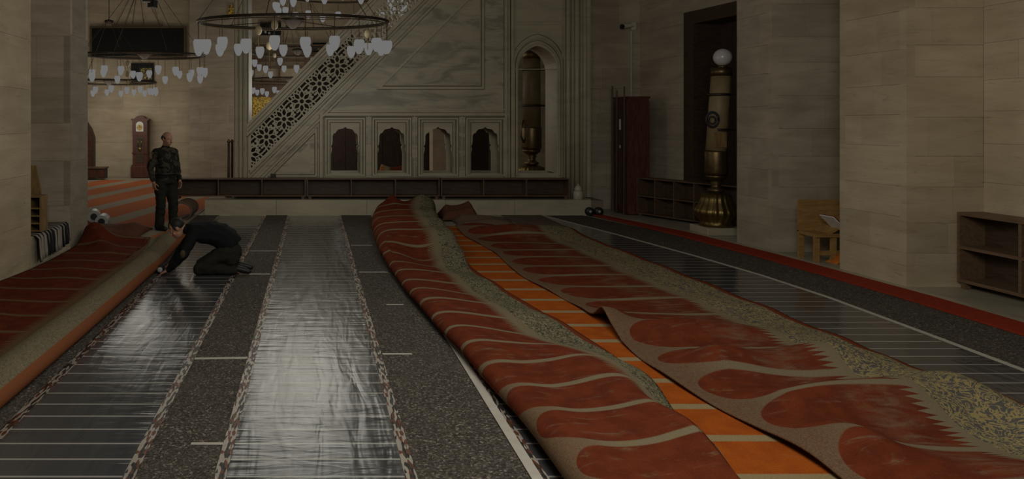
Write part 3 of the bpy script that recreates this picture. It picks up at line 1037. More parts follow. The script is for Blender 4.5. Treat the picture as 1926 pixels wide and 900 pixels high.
# ------------------------------------------------------------------ tall cupboard
cup = thing('cupboard', 'tall narrow red-brown cupboard standing in the corner beside the ten-hole shoe shelf', 'cupboard', (6.36, 15.1, 0.018))
MB().box(0.02, 0.44, 0, 0.70, 0.0, 2.36).build('body', M['mahogany'], cup, world=False)
MB().box(0.0, 0.46, -0.02, 0.72, 2.36, 2.40).build('cornice', M['mahogany'], cup, world=False)
for y0, y1 in ((0.01, 0.345), (0.355, 0.69)):
    d = MB().box(0.0, 0.019, y0, y1, 0.06, 2.33).build('cupboard_door', M['mahogany'], cup, world=False)
    for z0, z1 in ((0.2, 1.05), (1.2, 2.2)):
        MB().box(-0.012, 0.0, y0 + .06, y1 - .06, z0, z1).build('door_panel', M['dark_wood'], d, world=False)
MB().box(-0.03, 0.0, 0.30, 0.33, 1.72, 1.94).build('handle', M['white'], cup, world=False)
MB().box(-0.025, 0.0, 0.32, 0.34, 1.34, 1.40).build('lock_plate', M['roll_white'], cup, world=False)
MB().box(0.05, 0.445, -0.012, 0.0, 0.1, 2.3).build('side_panel', M['mahogany'], cup, world=False)
for i, (x, y, h) in enumerate(((6.30, 15.12, 2.62), (6.305, 15.50, 2.56), (6.315, 15.76, 2.66))):
    t_ = ('slim dark pole leaning at the corner of the red-brown cupboard next to the shoe shelf', 'slim dark pole, middle of three beside the red-brown cupboard', 'slim dark pole beside the cupboard, the one against the stone wall')[i]
    p = MB().tube([(x, y, 0.018), (x + 0.01, y, h)], 0.016, 8).build('cleaning_pole', M['dark_wood'])
    tag(p, t_, 'pole', 'poles beside the cupboard')

# ------------------------------------------------------------------ great candlesticks
def candlestick(label, loc, sc, brass, dark, globe=True, tilt=0.02):
    r = thing('candlestick', label, 'candlestick', loc)
    S = lambda v: v * sc
    if True:
        MB().box(S(-.34), S(.34), S(-.34), S(.34), 0, S(.14)).build('plinth', M['marble_plain'], r, world=False, bevel=0.01)
    z = .14
    prof = [(.29, z), (.30, z + .05), (.285, z + .08), (.30, z + .13), (.355, z + .20), (.375, z + .27), (.355, z + .33), (.30, z + .42), (.262, z + .52), (.245, z + .60), (.17, z + .63), (.10, z + .64)]
    MB().lathe([(S(a), S(h)) for a, h in prof], n=72, ripple=lambda a, i: 1 + (0.045 * math.cos(18 * a) if 3 <= i <= 9 else 0)).build('fluted_foot', M[brass], r, True, world=False)
    prof = [(.10, .78), (.14, .80), (.15, .84), (.09, .87), (.075, .92), (.10, .97), (.085, 1.0), (.12, 1.02), (.17, 1.06), (.19, 1.10), (.16, 1.11)]
    MB().lathe([(S(a), S(h)) for a, h in prof], n=28).build('stem', M[dark], r, True, world=False)
    prof = [(.10, 1.10), (.19, 1.12), (.205, 1.16), (.20, 1.4), (.205, 1.55), (.20, 1.57), (.15, 1.575)]
    MB().lathe([(S(a), S(h)) for a, h in prof], n=28).build('socket_cup', M[dark], r, True, world=False)
    MB().tube([(0, 0, S(1.575)), (S(tilt), 0, S(2.4)), (S(2 * tilt), 0, S(3.1))], [S(.185), S(.178), S(.172)], 28).build('candle', M['wax' if globe else 'wax_dark'], r, 'auto', world=False)
    MB().tube([(S(2 * tilt), 0, S(3.0)), (S(2 * tilt), 0, S(3.16))], S(.182), 28).build('drip_collar', M['brass_dark'], r, True, world=False)
    for zz in ((1.95, 2.62) if globe else (2.0, 2.75, 3.3)):
        c = MB().tube([(S(tilt), 0, S(zz)), (S(tilt), 0, S(zz + .05))], S(.196), 24).build('strap', M['iron'], r, True, world=False)
        MB().box(S(.17), S(.62 if globe else .3), S(-.02), S(.02), S(zz + .005), S(zz + .045)).build('wall_bracket', M['iron'], c, world=False)
    if globe:
        gx = S(2 * tilt)
        g = MB().lathe([(S(.07), S(3.15)), (S(.08), S(3.18)), (S(.06), S(3.21))], (gx + .02, 0, 0), n=16).build('lamp_collar', M['brass_dark'], r, True, world=False)
        MB().ellipsoid((gx + .02, 0, S(3.36)), S(.165), S(.165), S(.165), 28, 18).build('glass_globe', M['white_glass'], r, True, world=False)
        m = MB()      # oval badge with scrollwork, on the face of the candle
        ring = [(-0.06 + 0.10 * math.cos(a) - .1, -0.165 - 0.03 * math.cos(a), 2.17 + .14 * math.sin(a)) for a in [2 * PI * i / 20 for i in range(21)]]
        m.tube([tuple(S(v) for v in p) for p in ring], S(.022), 6)
        m.tube([tuple(S(v) for v in (-0.16 + .055 * math.cos(a), -0.16 - .02 * math.cos(a), 2.16 + .07 * math.sin(a))) for a in [2 * PI * i / 12 for i in range(13)]], S(.016), 6)
        m.build('badge', M['black'], r, True, world=False)
        MB().box(S(-.13), S(.09), S(-.197), S(-.178), S(1.64), S(1.92)).build('inscribed_plate', M['bookrack_wood'], r, world=False)
    else:
        MB().tube([(S(-.19), S(-.08), S(1.25)), (S(-.25), S(-.1), S(1.4)), (S(-.24), S(-.1), S(1.6)), (S(-.19), S(-.08), S(1.72))], S(.02), 8).build('side_handle', M['brass_dark'], r, True, world=False)
    return r


candlestick('giant brass candlestick with tall wax candle and white globe before the dark doorway', (PX(1347, 12.6), 12.6, 0.018), 0.885, 'brass', 'brass_dark', True, -0.06 + 0.11)
candlestick('giant brass candlestick half seen through the pointed marble archway', (PX(1000, 17.4), 17.4, 0.012), 1.12, 'brass', 'brass_dark', False, 0.0)

# ------------------------------------------------------------------ security camera, cable duct, ceramic jar, spools, small box
wc = thing('security_camera', 'small security camera on a bracket high on the stone wall', 'camera', (PX(1192, 16.2), 16.24, PZ(49, 16.2)))
MB().box(-.05, .05, -.03, 0, -.08, .08).build('wall_plate', M['white'], wc, world=False)
MB().tube([(0, -.03, 0), (-.12, -.12, 0.0)], .02, 8).build('arm', M['white'], wc, world=False)
MB().tube([(-.08, -.12, 0.01), (-.30, -.2, -.03)], .045, 12).build('body', M['white'], wc, world=False)
MB().tube([(-.30, -.2, -.03), (-.34, -.215, -.035)], .05, 12).build('lens_hood', M['black'], wc, world=False)
tag(MB().box(PX(1188, 16.2) - .012, PX(1188, 16.2) + .012, 16.215, 16.24, 2.45, PZ(58, 16.2)).build('cable_duct', M['white']), 'thin pale cable duct running up the stone wall to the security camera', 'duct')

jar = thing('ceramic_jar', 'small white ceramic jar on the end of the marble step', 'jar', (PX(1088, 15.25), 15.27, 0.315))
MB().lathe([(.085, 0), (.10, .01), (.105, .10), (.10, .15), (.085, .17), (.08, .175)], n=24).build('body', M['ceramic'], jar, True, world=False)
MB().lathe([(.082, .175), (.078, .22), (.05, .27), (.02, .285)], n=24).build('lid', M['ceramic'], jar, True, world=False)
MB().lathe([(.018, .283), (.022, .30), (.01, .315)], n=12).build('knob', M['ceramic'], jar, True, world=False)
for i, px in enumerate((1109, 1126)):
    Y = 15.2 if i == 0 else 15.9
    Y = 15.0
    sp = thing('cable_spool', ('small black spool on the floor touching the corner of the marble step', 'small black spool on the floor, the one nearer the cupboard')[i], 'spool', (PX(px, Y), Y, 0.098), 0, 'spools by the step')
    MB().lathe([(.03, -.05), (.08, -.05), (.085, -.03), (.05, -.025), (.05, .025), (.085, .03), (.08, .05), (.03, .05)], n=20, axis='Y').build('reel', M['black'], sp, True, world=False)
    MB().lathe([(.028, .03), (.028, .055)], n=12, axis='Y').build('hub', M['roll_white'], sp, True, world=False)
sb = thing('small_box', 'tiny black box on top of the low shelf below the triangular panel', 'box', (PX(514, 15.3), 15.32, 0.318 + 0.425))
MB().box(-.055, .055, -.04, .04, 0, .09).build('case', M['black'], sb, world=False, bevel=.006)
MB().box(-.03, .03, -.046, -.04, .025, .065).build('front_plate', M['iron'], sb, world=False)

# ------------------------------------------------------------------ ring chandeliers
globe_me = None
def lamp_parts(parent, pos, drop, scale=1.0):
    """one hanging lamp: a tulip of milk glass on a thin rod (sub-part)"""
    global globe_me
    if globe_me is None:
        b = MB().lathe([(.012, -.105), (.032, -.095), (.058, -.05), (.073, 0.0), (.079, .04), (.075, .08), (.064, .105), (.02, .10)], n=14)
        globe_me = b.build('lamp_globe', M['lamp'], parent, True, world=False)
        o = globe_me
        rod = MB().tube([(0, 0, .10), (0, 0, 1.0)], .005, 5).build('hanging_rod', M['iron'], o, world=False)
        o['rod'] = 1
        rod_proto = rod
    else:
        o = globe_me.copy(); COL.objects.link(o); o.parent = parent
        rod = globe_me.children[0].copy(); COL.objects.link(rod); rod.parent = o
    o.location = (pos[0], pos[1], pos[2] - drop)
    o.scale = (scale,) * 3
    rod.location = (0, 0, .10 - .10 * (drop - .1) / .9)
    rod.scale = (1, 1, (drop / scale - .1) / .9)
    return o


def chandelier(label, X, Y, Zr, r, n, drops, power, top=7.5, eggs=(), light_drop=0.75, hub=True, phase=0.0, tilt=0.0, group='ring chandeliers of the prayer hall'):
    c = thing('chandelier', label, 'chandelier', (X, Y, Zr), 0, group)
    c.rotation_euler.x = tilt
    m = MB()
    ring = [(r * math.cos(2 * PI * i / 64), r * math.sin(2 * PI * i / 64), 0) for i in range(65)]
    m.tube(ring, .022, 8, False)
    m.build('ring', M['iron'], c, True, world=False)
    m = MB()
    m.tube([(r * .975 * math.cos(2 * PI * i / 64), r * .975 * math.sin(2 * PI * i / 64), -.035) for i in range(65)], .010, 6, False)
    m.build('inner_ring', M['frame_bronze'], c, True, world=False)
    if hub:
        MB().lathe([(.04, -.10), (.18, .02), (.20, .06), (.03, .10)], n=16).build('hub', M['iron'], c, True, world=False)
        for k in range(4):
            a = PI / 4 + k * PI / 2 + .2
            MB().tube([(.1 * math.cos(a), .1 * math.sin(a), .03), (r * math.cos(a), r * math.sin(a), 0)], .007, 5).build('spoke', M['iron'], c, world=False)
    for k in range(6):
        a = k * PI / 3 + .3
        MB().tube([(r * math.cos(a), r * math.sin(a), 0), (.12 * math.cos(a), .12 * math.sin(a), 1.9)], .006, 5).build('chain', M['iron'], c, world=False)
    MB().tube([(0, 0, 1.85), (0, 0, top - Zr)], .012, 6).build('hanging_cable', M['iron'], c, world=False)
    MB().lathe([(.10, 1.84), (.14, 1.88), (.14, 1.92), (.03, 1.95)], n=12).build('chain_boss', M['iron'], c, True, world=False)
    for i in range(n):
        a = 2 * PI * (i + phase) / n
        lamp_parts(c, (r * math.cos(a), r * math.sin(a), 0), drops[i % len(drops)])
    for (ex, ey, ez) in eggs:
        e = MB().ellipsoid((ex, ey, ez), .055, .055, .075, 14, 10).build('ostrich_egg', M['egg'], c, True, world=False)
        MB().tube([(ex, ey, ez + .07), (ex, ey, 0.0)], .004, 5).build('cord', M['iron'], e, world=False)
        MB().tube([(ex, ey, ez - .07), (ex, ey, ez - .26)], .006, 5).build('tassel', M['brass'], e, world=False)
    if power > 0:
        l = bpy.data.lights.new('chandelier_light', 'POINT')
        l.energy = power * LIGHT_SCALE
        l.color = WARM
        l.shadow_soft_size = 1.1
        lo = bpy.data.objects.new('chandelier_light', l)
        COL.objects.link(lo)
        lo.parent = c
        lo.location = (0, 0, -light_drop)
    return c


D1 = 12.0
chandelier('great ring chandelier with lit tulip glasses hanging before the pulpit rail', PX(551, D1), D1, PZ(42, D1), 1.525, 22, (.40, .42, .40, .44), 47, tilt=.06, eggs=((-.52, -.5, -.16), (-.40, .3, -.36), (1.22, .2, -.17), (-.25, -.9, -.10)), group=None)
chandelier('ring chandelier with lit glasses hanging just under the long black wall panel', PX(272, 18.6), 18.6, PZ(104, 18.6), 1.50, 22, (.42, .44, .58), 40, tilt=.03, eggs=((-.2, -.9, -.25), (-.25, -.7, -.5), (1.45, .2, -.3)), group=None)
chandelier('distant low ring chandelier above the longcase clock', PX(205, 23.3), 23.3, PZ(154, 23.3), 1.45, 20, (.28, .32), 74, group=None)
chandelier('distant ring chandelier seen between the newel post and the raking handrail, lower one', PX(545, 26.2), 26.2, PZ(150, 26.2), 1.5, 20, (.42, .46), 64, group=None)
chandelier('ring chandelier behind the pulpit, seen between newel post and handrail above the lower one', PX(560, 22.2), 22.2, PZ(97, 22.2), 1.5, 20, (.42, .62), 48, eggs=((-.7, .1, -.1),), group=None)
chandelier('high ring chandelier behind the pulpit, its lamps showing through the pierced screen', PX(640, 18.4), 18.4, PZ(-15, 18.4), 1.6, 24, (.36, .44), 36, group=None)
# the hall has more of them overhead, outside the picture; they light the piers and the carpets
chandelier('ring chandelier hanging over the unrolled carpets', 1.6, 6.2, 4.15, 1.5, 20, (.40, .46), 105, group='ring chandeliers overhead')
chandelier('ring chandelier hanging over the near end of the hall', 1.2, 1.6, 4.6, 1.5, 20, (.40, .46), 410, group='ring chandeliers overhead')
chandelier('ring chandelier hanging in the bay beyond the piers', -7.4, 15.5, 4.4, 1.5, 20, (.40, .46), 30, group='ring chandeliers overhead')

# ------------------------------------------------------------------ far hall furnishings
yc = 25.74
bn = thing('inscription_panel', 'long black inscription panel in a thin bronze frame high on the far wall', 'panel', (PX(260, yc), yc, PZ(105, yc)))
w2 = (PX(346, yc) - PX(173, yc)) / 2; hh = PZ(53, yc) - PZ(105, yc)
MB().box(-w2, w2, -.03, .03, 0, hh).build('board', M['black_panel'], bn, world=False)
fm = MB()
for (x0, x1, z0, z1) in ((-w2 - .06, w2 + .06, hh, hh + .06), (-w2 - .06, w2 + .06, -.06, 0), (-w2 - .06, -w2, 0, hh), (w2, w2 + .06, 0, hh)):
    MB().box(x0, x1, -.06, .03, z0, z1).build('frame_rail', M['frame_bronze'], bn, world=False)
MB().box(-.85, .85, -.05, .0, hh + .07, hh + .13).build('hanging_batten', M['frame_bronze'], bn, world=False)
for x in (-.75, -.2, .2, .75):
    MB().tube([(x, -.02, hh + .12), (x * .35, .0, hh + 1.1)], .008, 5).build('cord', M['iron'], bn, world=False)
sq = thing('script_panel', 'small square dark panel with golden script on the far wall below the long black one', 'panel', (PX(268, yc), yc, PZ(155, yc)))
a = (PX(289, yc) - PX(247, yc)) / 2; hh = PZ(119, yc) - PZ(155, yc)
MB().box(-a, a, -.03, .04, 0, hh).build('board', M['black_panel'], sq, world=False)
MB().box(-a * .15, a * .85, -.045, -.03, hh * .15, hh * .75).build('gilt_script', M['gold_black'], sq, world=False)
MB().box(-a - .04, a + .04, -.05, .04, -.05, 0).build('frame_rail', M['frame_bronze'], sq, world=False)

ck = thing('longcase_clock', 'dark wooden longcase clock with pale arched dial against the far wall', 'clock', (PX(265, 25.45), 25.45, 0.012))
MB().box(-.31, .31, -.20, .24, 0, .38).build('plinth', M['mahogany'], ck, world=False, bevel=.015)
MB().box(-.245, .245, -.15, .22, .38, 1.42).build('trunk', M['mahogany'], ck, world=False)
MB().box(-.29, .29, -.18, .23, .36, .42).build('plinth_moulding', M['mahogany'], ck, world=False)
MB().box(-.27, .27, -.18, .23, .80, .84).build('waist_moulding', M['mahogany'], ck, world=False)
hood = [(-.25, 1.42), (.25, 1.42), (.25, 1.92), (.30, 1.94), (.30, 1.99), (.18, 2.0), (.12, 2.07), (.0, 2.11), (-.12, 2.07), (-.18, 2.0), (-.30, 1.99), (-.30, 1.94), (-.25, 1.92)]
MB().prism(hood, -.17, .22).build('hood', M['mahogany'], ck, world=False)
dial = [(-.125, 1.56), (.125, 1.56), (.125, 1.79)] + [(.125 * math.cos(t), 1.79 + .11 * math.sin(t)) for t in [PI * i / 10 for i in range(1, 10)]] + [(-.125, 1.79)]
dl = MB().prism(dial, -.185, -.17).build('dial', M['paper'], ck, world=False)
MB().lathe([(.10, .186), (.10, .19)], (0, 0, 1.70), n=24, axis='Y').build('chapter_ring', M['brass'], dl, world=False)
for q, (lx, lz) in enumerate(((.0, .075), (.05, .02))):
    MB().bar((0, 1.70), (lx, 1.70 + lz), .012, -.196, -.191).build('clock_hand', M['black'], dl, world=False)
MB().box(-.14, .14, -.165, -.15, .5, 1.36).build('glass_door', M['dark_wood'], ck, world=False)
MB().tube([(0, -.168, 1.34), (0, -.168, 1.0)], .007, 6).build('pendulum_rod', M['brass'], ck, world=False)
MB().lathe([(.062, .166), (.07, .172), (.05, .185)], (0, 0, .96), n=20, axis='Y').build('pendulum_bob', M['brass'], ck, True, world=False)
for x in (-.06, .06): MB().tube([(x, -.172, 1.05), (x, -.172, 1.3)], .018, 8).build('weight', M['brass'], ck, True, world=False)

ch = thing('low_chest', 'low dark wooden bench chest by the far arched recess', 'chest', (PX(178, 24.6), 24.6, 0.012))
MB().box(-.36, .36, -.25, .25, 0.03, .36).build('body', M['dark_wood'], ch, world=False)
MB().box(-.40, .40, -.28, .28, .36, .40).build('lid', M['walnut'], ch, world=False)
for x in (-.3, 0, .3): MB().box(x - .10, x + .10, -.262, -.25, .08, .31).build('front_panel', M['mahogany'], ch, world=False)
al = [(-.75, 0), (.32, 0), (.32, 1.35), (.22, 1.65), (.05, 1.9), (-.2, 2.1), (-.75, 2.1)]
rc = thing('arched_cupboard', 'dark arched wooden wall cupboard at the edge of the far wall behind the pier', 'cupboard', (PX(160, 25.6), 25.62, 0.012))
MB().prism(al, -.1, .12).build('body', M['dark_wood'], rc, world=False)
MB().prism([(x * .86 - .02, z * .94 + .04) for x, z in al], -.12, -.1).build('door', M['mahogany'], rc, world=False)

# gilded roundel and frieze, dark shields, timber rails of the gallery beyond the pulpit
gl = thing('gilded_screen', 'gilded pierced panel with a sloping top glimpsed behind the foot of the raking handrail', 'panel', (-2.35, 28.82, PZ(236, 28.8)))
la = [(0, 0), (1.10, 0), (1.08, .3), (.95, .70), (.70, 1.02), (.40, 1.28), (0, 1.46)]
MB().prism(la, -.02, .03).build('script_panel', M['gold'], gl, world=False)
for i in range(7): MB().bar(la[i], la[(i + 1) % 7], .05, -.05, .03, .01).build('rim_rail', M['gold'], gl, world=False)
gf = thing('gilded_frieze', 'small gilded frieze panel high on the grey pier by the newel post', 'panel', (PX(450, 24.2), 24.24, PZ(36, 24.2)))
MB().box(-.36, .36, -.04, .04, .06, .40).build('board', M['gold'], gf, world=False)
MB().box(-.34, .34, -.06, .04, 0, .06).build('white_ledge', M['white'], gf, world=False)
for i in range(4): MB().lathe([(.075, -.05), (.075, .05)], (-.27 + .18 * i, 0, .40), n=14, axis='Y').build('lobe', M['gold'], gf, world=False)
ds = thing('wall_shield', 'dark rectangular board with pale spots behind the great chandelier ring', 'panel', (PX(509, 28.85), 28.88, PZ(66, 28.85)))
w2 = .40
MB().box(-w2, w2, -.05, .05, 0, .5).build('board', M['black_panel'], ds, world=False)
for x, z in ((-.2, .12), (.28, .25), (-.05, .08), (.12, .3)): MB().lathe([(.05, .05), (.04, .07)], (x, 0, z), n=10, axis='Y').build('pale_boss', M['white'], ds, world=False)
d2 = thing('wall_shield', 'dark board on the back wall showing above the rail at its steep part', 'panel', (PX(607, 28.85), 28.88, PZ(98, 28.85)))
MB().box(-.40, .40, -.05, .05, 0, .36).build('board', M['black_panel'], d2, world=False)
MB().box(-.2, .2, -.07, -.05, .08, .24).build('script', M['gold_black'], d2, world=False)
gr = thing('gallery_rails', 'dark timber gallery rails across the back wall between newel post and handrail', 'railing', (PX(545, 28.7), 28.7, 2.0))
for py in (86, 103, 113, 126, 156):
    MB().box(-1.5, 3.2, -.06, .06, PZ(py, 28.7) - 2.0 - .05, PZ(py, 28.7) - 2.0 + .05).build('rail', M['walnut'], gr, world=False)
for x in (-1.4, -.4, .6, 1.6, 2.6):
    MB().box(x - .04, x + .04, -.05, .05, 1.35, 2.95).build('upright', M['walnut'], gr, world=False)
MB().box(-1.5, 3.2, -.02, .04, PZ(182, 28.7) - 2.0, PZ(160, 28.7) - 2.0).build('balcony_board', M['walnut'], gr, world=False)

# loudspeakers at the top, rope posts, film rolls
for i, px in enumerate((276, 287)):
    s = thing('loudspeaker', ('black loudspeaker hung above the long black panel, turned to the clock side', 'black loudspeaker hung above the long black panel, turned to the pulpit side')[i], 'loudspeaker', (PX(px, 17.2 + .6 * i), 17.2 + .6 * i, PZ(6 if i else 3, 17.5)), (.35, -.4)[i], 'loudspeakers over the hall')
    MB().box(-.085, .085, -.09, .09, -.06, .12).build('cabinet', M['black'], s, world=False, bevel=.012)
    MB().box(-.065, .065, -.096, -.09, -.045, .105).build('grille', M['iron'], s, world=False)
    MB().tube([(0, 0, .12), (0, 0, 4)], .01, 6).build('hanging_rod', M['iron'], s, world=False)
for i, px in enumerate((430, 436.5)):
    Y = 15.72 + .36 * i
    p = thing('rope_post', ('dark rope post with gilt knob by the newel post, the one beside the grey pier', 'dark rope post touching the newel post')[i], 'post', (PX(px, Y), Y, 0.318), 0, 'rope posts by the newel')
    z1 = PZ(268, Y) - .318
    MB().lathe([(.08, 0), (.08, .02), (.03, .05), (.02, .08)], n=20).build('base', M['iron'], p, True, world=False)
    MB().tube([(0, 0, .05), (0, 0, z1)], .028, 10).build('pole', M['dark_wood'], p, True, world=False)
    MB().ellipsoid((0, 0, z1 + .03), .04, .04, .04, 12, 8).build('knob', M['brass'], p, True, world=False)
for i, (px, py, a) in enumerate(((177, 418, .25), (193, 428, .15))):
    X, Y = G(px, py)
    r0 = .115
    f = thing('film_roll', ('roll of silvery heating film lying on the red carpet by the grey pier', 'roll of silvery heating film with its dark core facing out, beside the other roll')[i], 'roll', (X, Y, r0 + .014), a, 'rolls of heating film')
    MB().lathe([(.05, -.22), (r0, -.17), (r0, .17), (.05, .17)], n=28, axis='Y').build('wound_film', M['roll_white'], f, world=False)
    MB().lathe([(.045, -.175), (.062, -.175), (.062, .175), (.045, .175)], n=20, axis='Y').build('core', M['black'], f, world=False)

# ------------------------------------------------------------------ recess on the left: bench, cloth, book racks
bench = thing('stone_bench', 'pale stone bench built into the recess under the striped cloth', 'bench', (-4.25, 10.4, 0)); bench['kind'] = 'structure'
MB().box(-.6, .56, -.66, .70, 0, .40).build('block', M['stone_grey'], bench, world=False)
cl = MB()
nx, uvs = 60, []
prof = [(-.9, .418), (-.5, .42), (-.1, .418), (.0, .405), (.02, .36), (.03, .25), (.035, .14), (.04, .05)]
for i in range(nx + 1):
    t = i / nx
    y = 9.78 + 1.26 * t
    for j, (dx, z) in enumerate(prof):
        hang = max(0, j - 2) / 5
        wv = .022 * math.sin(t * 52) * hang + .012 * math.sin(t * 23 + 1) * hang
        cl.v.append((-3.66 + dx * .9 + wv + (.02 if j > 3 else 0), y + .01 * math.sin(j * 2 + t * 9), z + (.02 * math.sin(t * 7) if j == len(prof) - 1 else 0) + .09 * t * hang))
        uvs.append((y, z + dx))
m_ = len(prof)
for i in range(nx):
    for j in range(m_ - 1): cl.f.append((i * m_ + j, i * m_ + j + 1, (i + 1) * m_ + j + 1, (i + 1) * m_ + j))
cl.uv = uvs
c = cl.build('striped_cloth', M['striped'], None, True)
s_ = c.modifiers.new('thickness', 'SOLIDIFY'); s_.thickness = .006
tag(c, 'black and white striped cloth draped over the stone bench in the recess', 'cloth')
rk = thing('book_rack', 'narrow light wooden book rack with dark pigeonholes standing on the striped cloth', 'rack', (PX(68, 10.1), 10.1, .428))
zt = PZ(367, 10.1) - .428
MB().box(-.10, -.07, -.12, .12, 0, zt).build('side_panel', M['bookrack_wood'], rk, world=False)
MB().box(.09, .115, -.12, .12, 0, zt).build('side_panel', M['bookrack_wood'], rk, world=False)
MB().box(-.069, .089, .10, .12, 0, zt).build('back_panel', M['dark_wood'], rk, world=False)
for z in (0.0, .10, .2, .3, zt - .02): MB().box(-.069, .089, -.11, .099, z, z + .018).build('shelf_board', M['bookrack_wood'], rk, world=False)
bk = thing('plank', 'tall narrow weathered plank leaning upright behind the book rack', 'plank', (PX(64, 10.45), 10.45, .428))
zt = PZ(311, 10.45) - .428
MB().prism([(-.10, 0), (.12, 0), (.10, zt * .6), (.03, zt), (-.09, zt)], -.02, .02).build('board', M['bookrack_wood'], bk, world=False)
MB().prism([(-.10, .02), (-.06, .02), (-.055, zt - .02), (-.09, zt - .02)], -.035, -.02).build('batten', M['tan_wood'], bk, world=False)

# ------------------------------------------------------------------ recess on the right: reading desk, book, folded cloth
rd = thing('reading_desk', 'tan wooden reading desk with a tall back board in the recess between the piers', 'desk', (7.05, 10.2, .016))
zz = lambda py: PZ(py, 10.2) - .016
xx = lambda px: PX(px, 10.2) - 7.05
MB().box(xx(1513), xx(1600), .12, .15, zz(437), zz(377)).build('back_board', M['tan_wood'], rd, world=False)
for px in (1517, 1548):
    for y in (-.22, .10):
        lg = MB().prism([(xx(px) - .04, 0), (xx(px) + .03, 0), (xx(px) + .035, zz(440)), (xx(px) - .035, zz(440))], y, y + .035)
        lg.build('leg', M['tan_wood'], rd, world=False)
MB().box(xx(1513), xx(1560), -.24, .15, zz(441), zz(435)).build('seat_board', M['tan_wood'], rd, world=False)
sl = MB().obox((xx(1540), 0, zz(437)), (.86, 0, .50), (0, 1, 0), (-.5, 0, .86), 0, .55, -.22, .1, 0, .025).build('sloping_board', M['tan_wood'], rd, world=False)
MB().box(xx(1515), xx(1560), -.20, -.18, zz(475), zz(466)).build('stretcher', M['tan_wood'], rd, world=False)
bo = thing('open_book', 'open book with white pages and dark red cover resting on the tan reading desk', 'book', (7.05 + xx(1555), 10.05, .016 + zz(432)))
MB().obox((.02, -.08, .03), (-.70, 0, .71), (0, 1, 0), (.71, 0, .70), 0, .26, -.13, .14, 0, .018).build('page_block', M['paper'], bo, world=False)
MB().obox((.02, -.08, .02), (-.70, 0, .71), (0, 1, 0), (.71, 0, .70), -.01, .27, -.14, .15, .02, .03).build('cover', M['book_red'], bo, world=False)
MB().obox((.03, -.08, .04), (.92, 0, .25), (0, 1, 0), (-.25, 0, .92), 0, .26, -.13, .14, 0, .03).build('page_block', M['book_red'], bo, world=False)
oc = MB()
X, Y = G(1566, 493)
for i in range(7):
    for j in range(7):
        u, v = i / 6, j / 6
        oc.v.append((6.92 + .30 * u, 9.86 + .22 * v, .018 + .26 * u * (1 - abs(2 * v - 1) * .3) * (1 + .1 * math.sin(5 * v))))
for i in range(6):
    for j in range(6): oc.f.append((i * 7 + j, (i + 1) * 7 + j, (i + 1) * 7 + j + 1, i * 7 + j + 1))
o = oc.build('folded_cloth', M['orange_cloth'], None, True)
o.modifiers.new('thickness', 'SOLIDIFY').thickness = .02
tag(o, 'bright orange folded cloth on the floor under the reading desk', 'cloth')

# ------------------------------------------------------------------ heating film on the floor
def film(name, label, left, right, z=0.016, bars=True, lw=.045, m='foil_dark'):
    o = ribbon('heating_film', left, right, z - .003, z, M[m], None, True)
    tag(o, label, 'heating film', 'strips of heating film')
    for a, b2, sgn in ((left, right, 1), (right, left, -1)):
        if not bars: continue
        A = [(p[0] - sgn * .02, p[1]) for p in a]
        B2 = [(p[0] + sgn * lw, p[1]) for p in a]
        if sgn < 0: A, B2 = B2, A
        # a copper strip sewn along each margin
        ribbon('copper_strip', A, B2, z + .0005, z + .003, M['busbar'], o)
    return o


YF = [2.8, 4, 5.5, 7, 8.5, 10, 11.5, 13, 14.9]
film('heating_film', 'strip of heating film with pale crosswise lines under the kneeling man', [(-1.90, y) for y in YF], [(-.97, y) for y in YF])
film('heating_film', 'bright reflective strip of heating film between two speckled underlay strips in the open floor', [(-.51, y) for y in YF], [(.53, y) for y in YF], m='foil')
film('heating_film', 'strip of heating film mostly hidden beneath the folded red rug with the heaped end', [(1.20, y) for y in YF], [(2.2, y) for y in YF])
fr_ = [(a, y) for y, a in FE]
film('heating_film', 'dark strip of heating film beside the two piers, its pale edge towards the red runner', [(a - 1.12, y) for a, y in fr_], fr_, bars=False)
pe = ribbon('pale_edge_tape', [(a - .025, y) for a, y in fr_], [(a + .03, y) for a, y in fr_], .0165, .0185, M['tape'])
tag(pe, 'pale tape along the edge of the dark heating film by the piers', 'tape')
for (a, y) in ((1.15, 0),):
    t_ = ribbon('pale_edge_tape', [(a, q) for q in YF], [(a + .06, q) for q in YF], .0165, .022, M['tape'])
    tag(t_, 'pale tape along the film edge under the fold of the middle rug', 'tape')
# tape across the underlay joints
def tape(label, x0, x1, y, w=.04, skew=0.0):
    b = MB()
    b.add([(x0, y - w / 2, .0125), (x1, y - w / 2 + skew, .0125), (x1, y + w / 2 + skew, .0125), (x0, y + w / 2, .0125),
           (x0, y - w / 2, .0145), (x1, y - w / 2 + skew, .0145), (x1, y + w / 2 + skew, .0145), (x0, y + w / 2, .0145)],
          [(3, 2, 1, 0), (4, 5, 6, 7), (0, 1, 5, 4), (1, 2, 6, 5), (2, 3, 7, 6), (3, 0, 4, 7)])
    tag(b.build('joint_tape', M['tape']), label, 'tape', 'tape on the underlay joints')
tape('short pale tape on the underlay between the open films, farthest from the kneeling man', -.72, -.53, 4.37, .03)
tape('pale tape right across the underlay between the two open films, halfway to the kneeling man', -.95, -.53, 5.94, .045, .02)
tape('pale tape across the underlay level with the shoes of the kneeling man', -.93, -.54, 9.24, .05)
tape('pale tape across the underlay beyond the shoes of the kneeling man', -.93, -.54, 10.9, .03)
tape('pale tape beside the bright film on the rug side, the one nearer the camera', .56, .80, 6.06, .035)
tape('short pale tape by the folded rug, touching the shadow of its fold', .75, .93, 7.70, .035)
tape('pale tape between the bright film and the heaped end of the folded rug', .57, .93, 9.36, .04)
tape('thin pale tape beside the bright film just before the marble step', .57, .9, 11.4, .03)

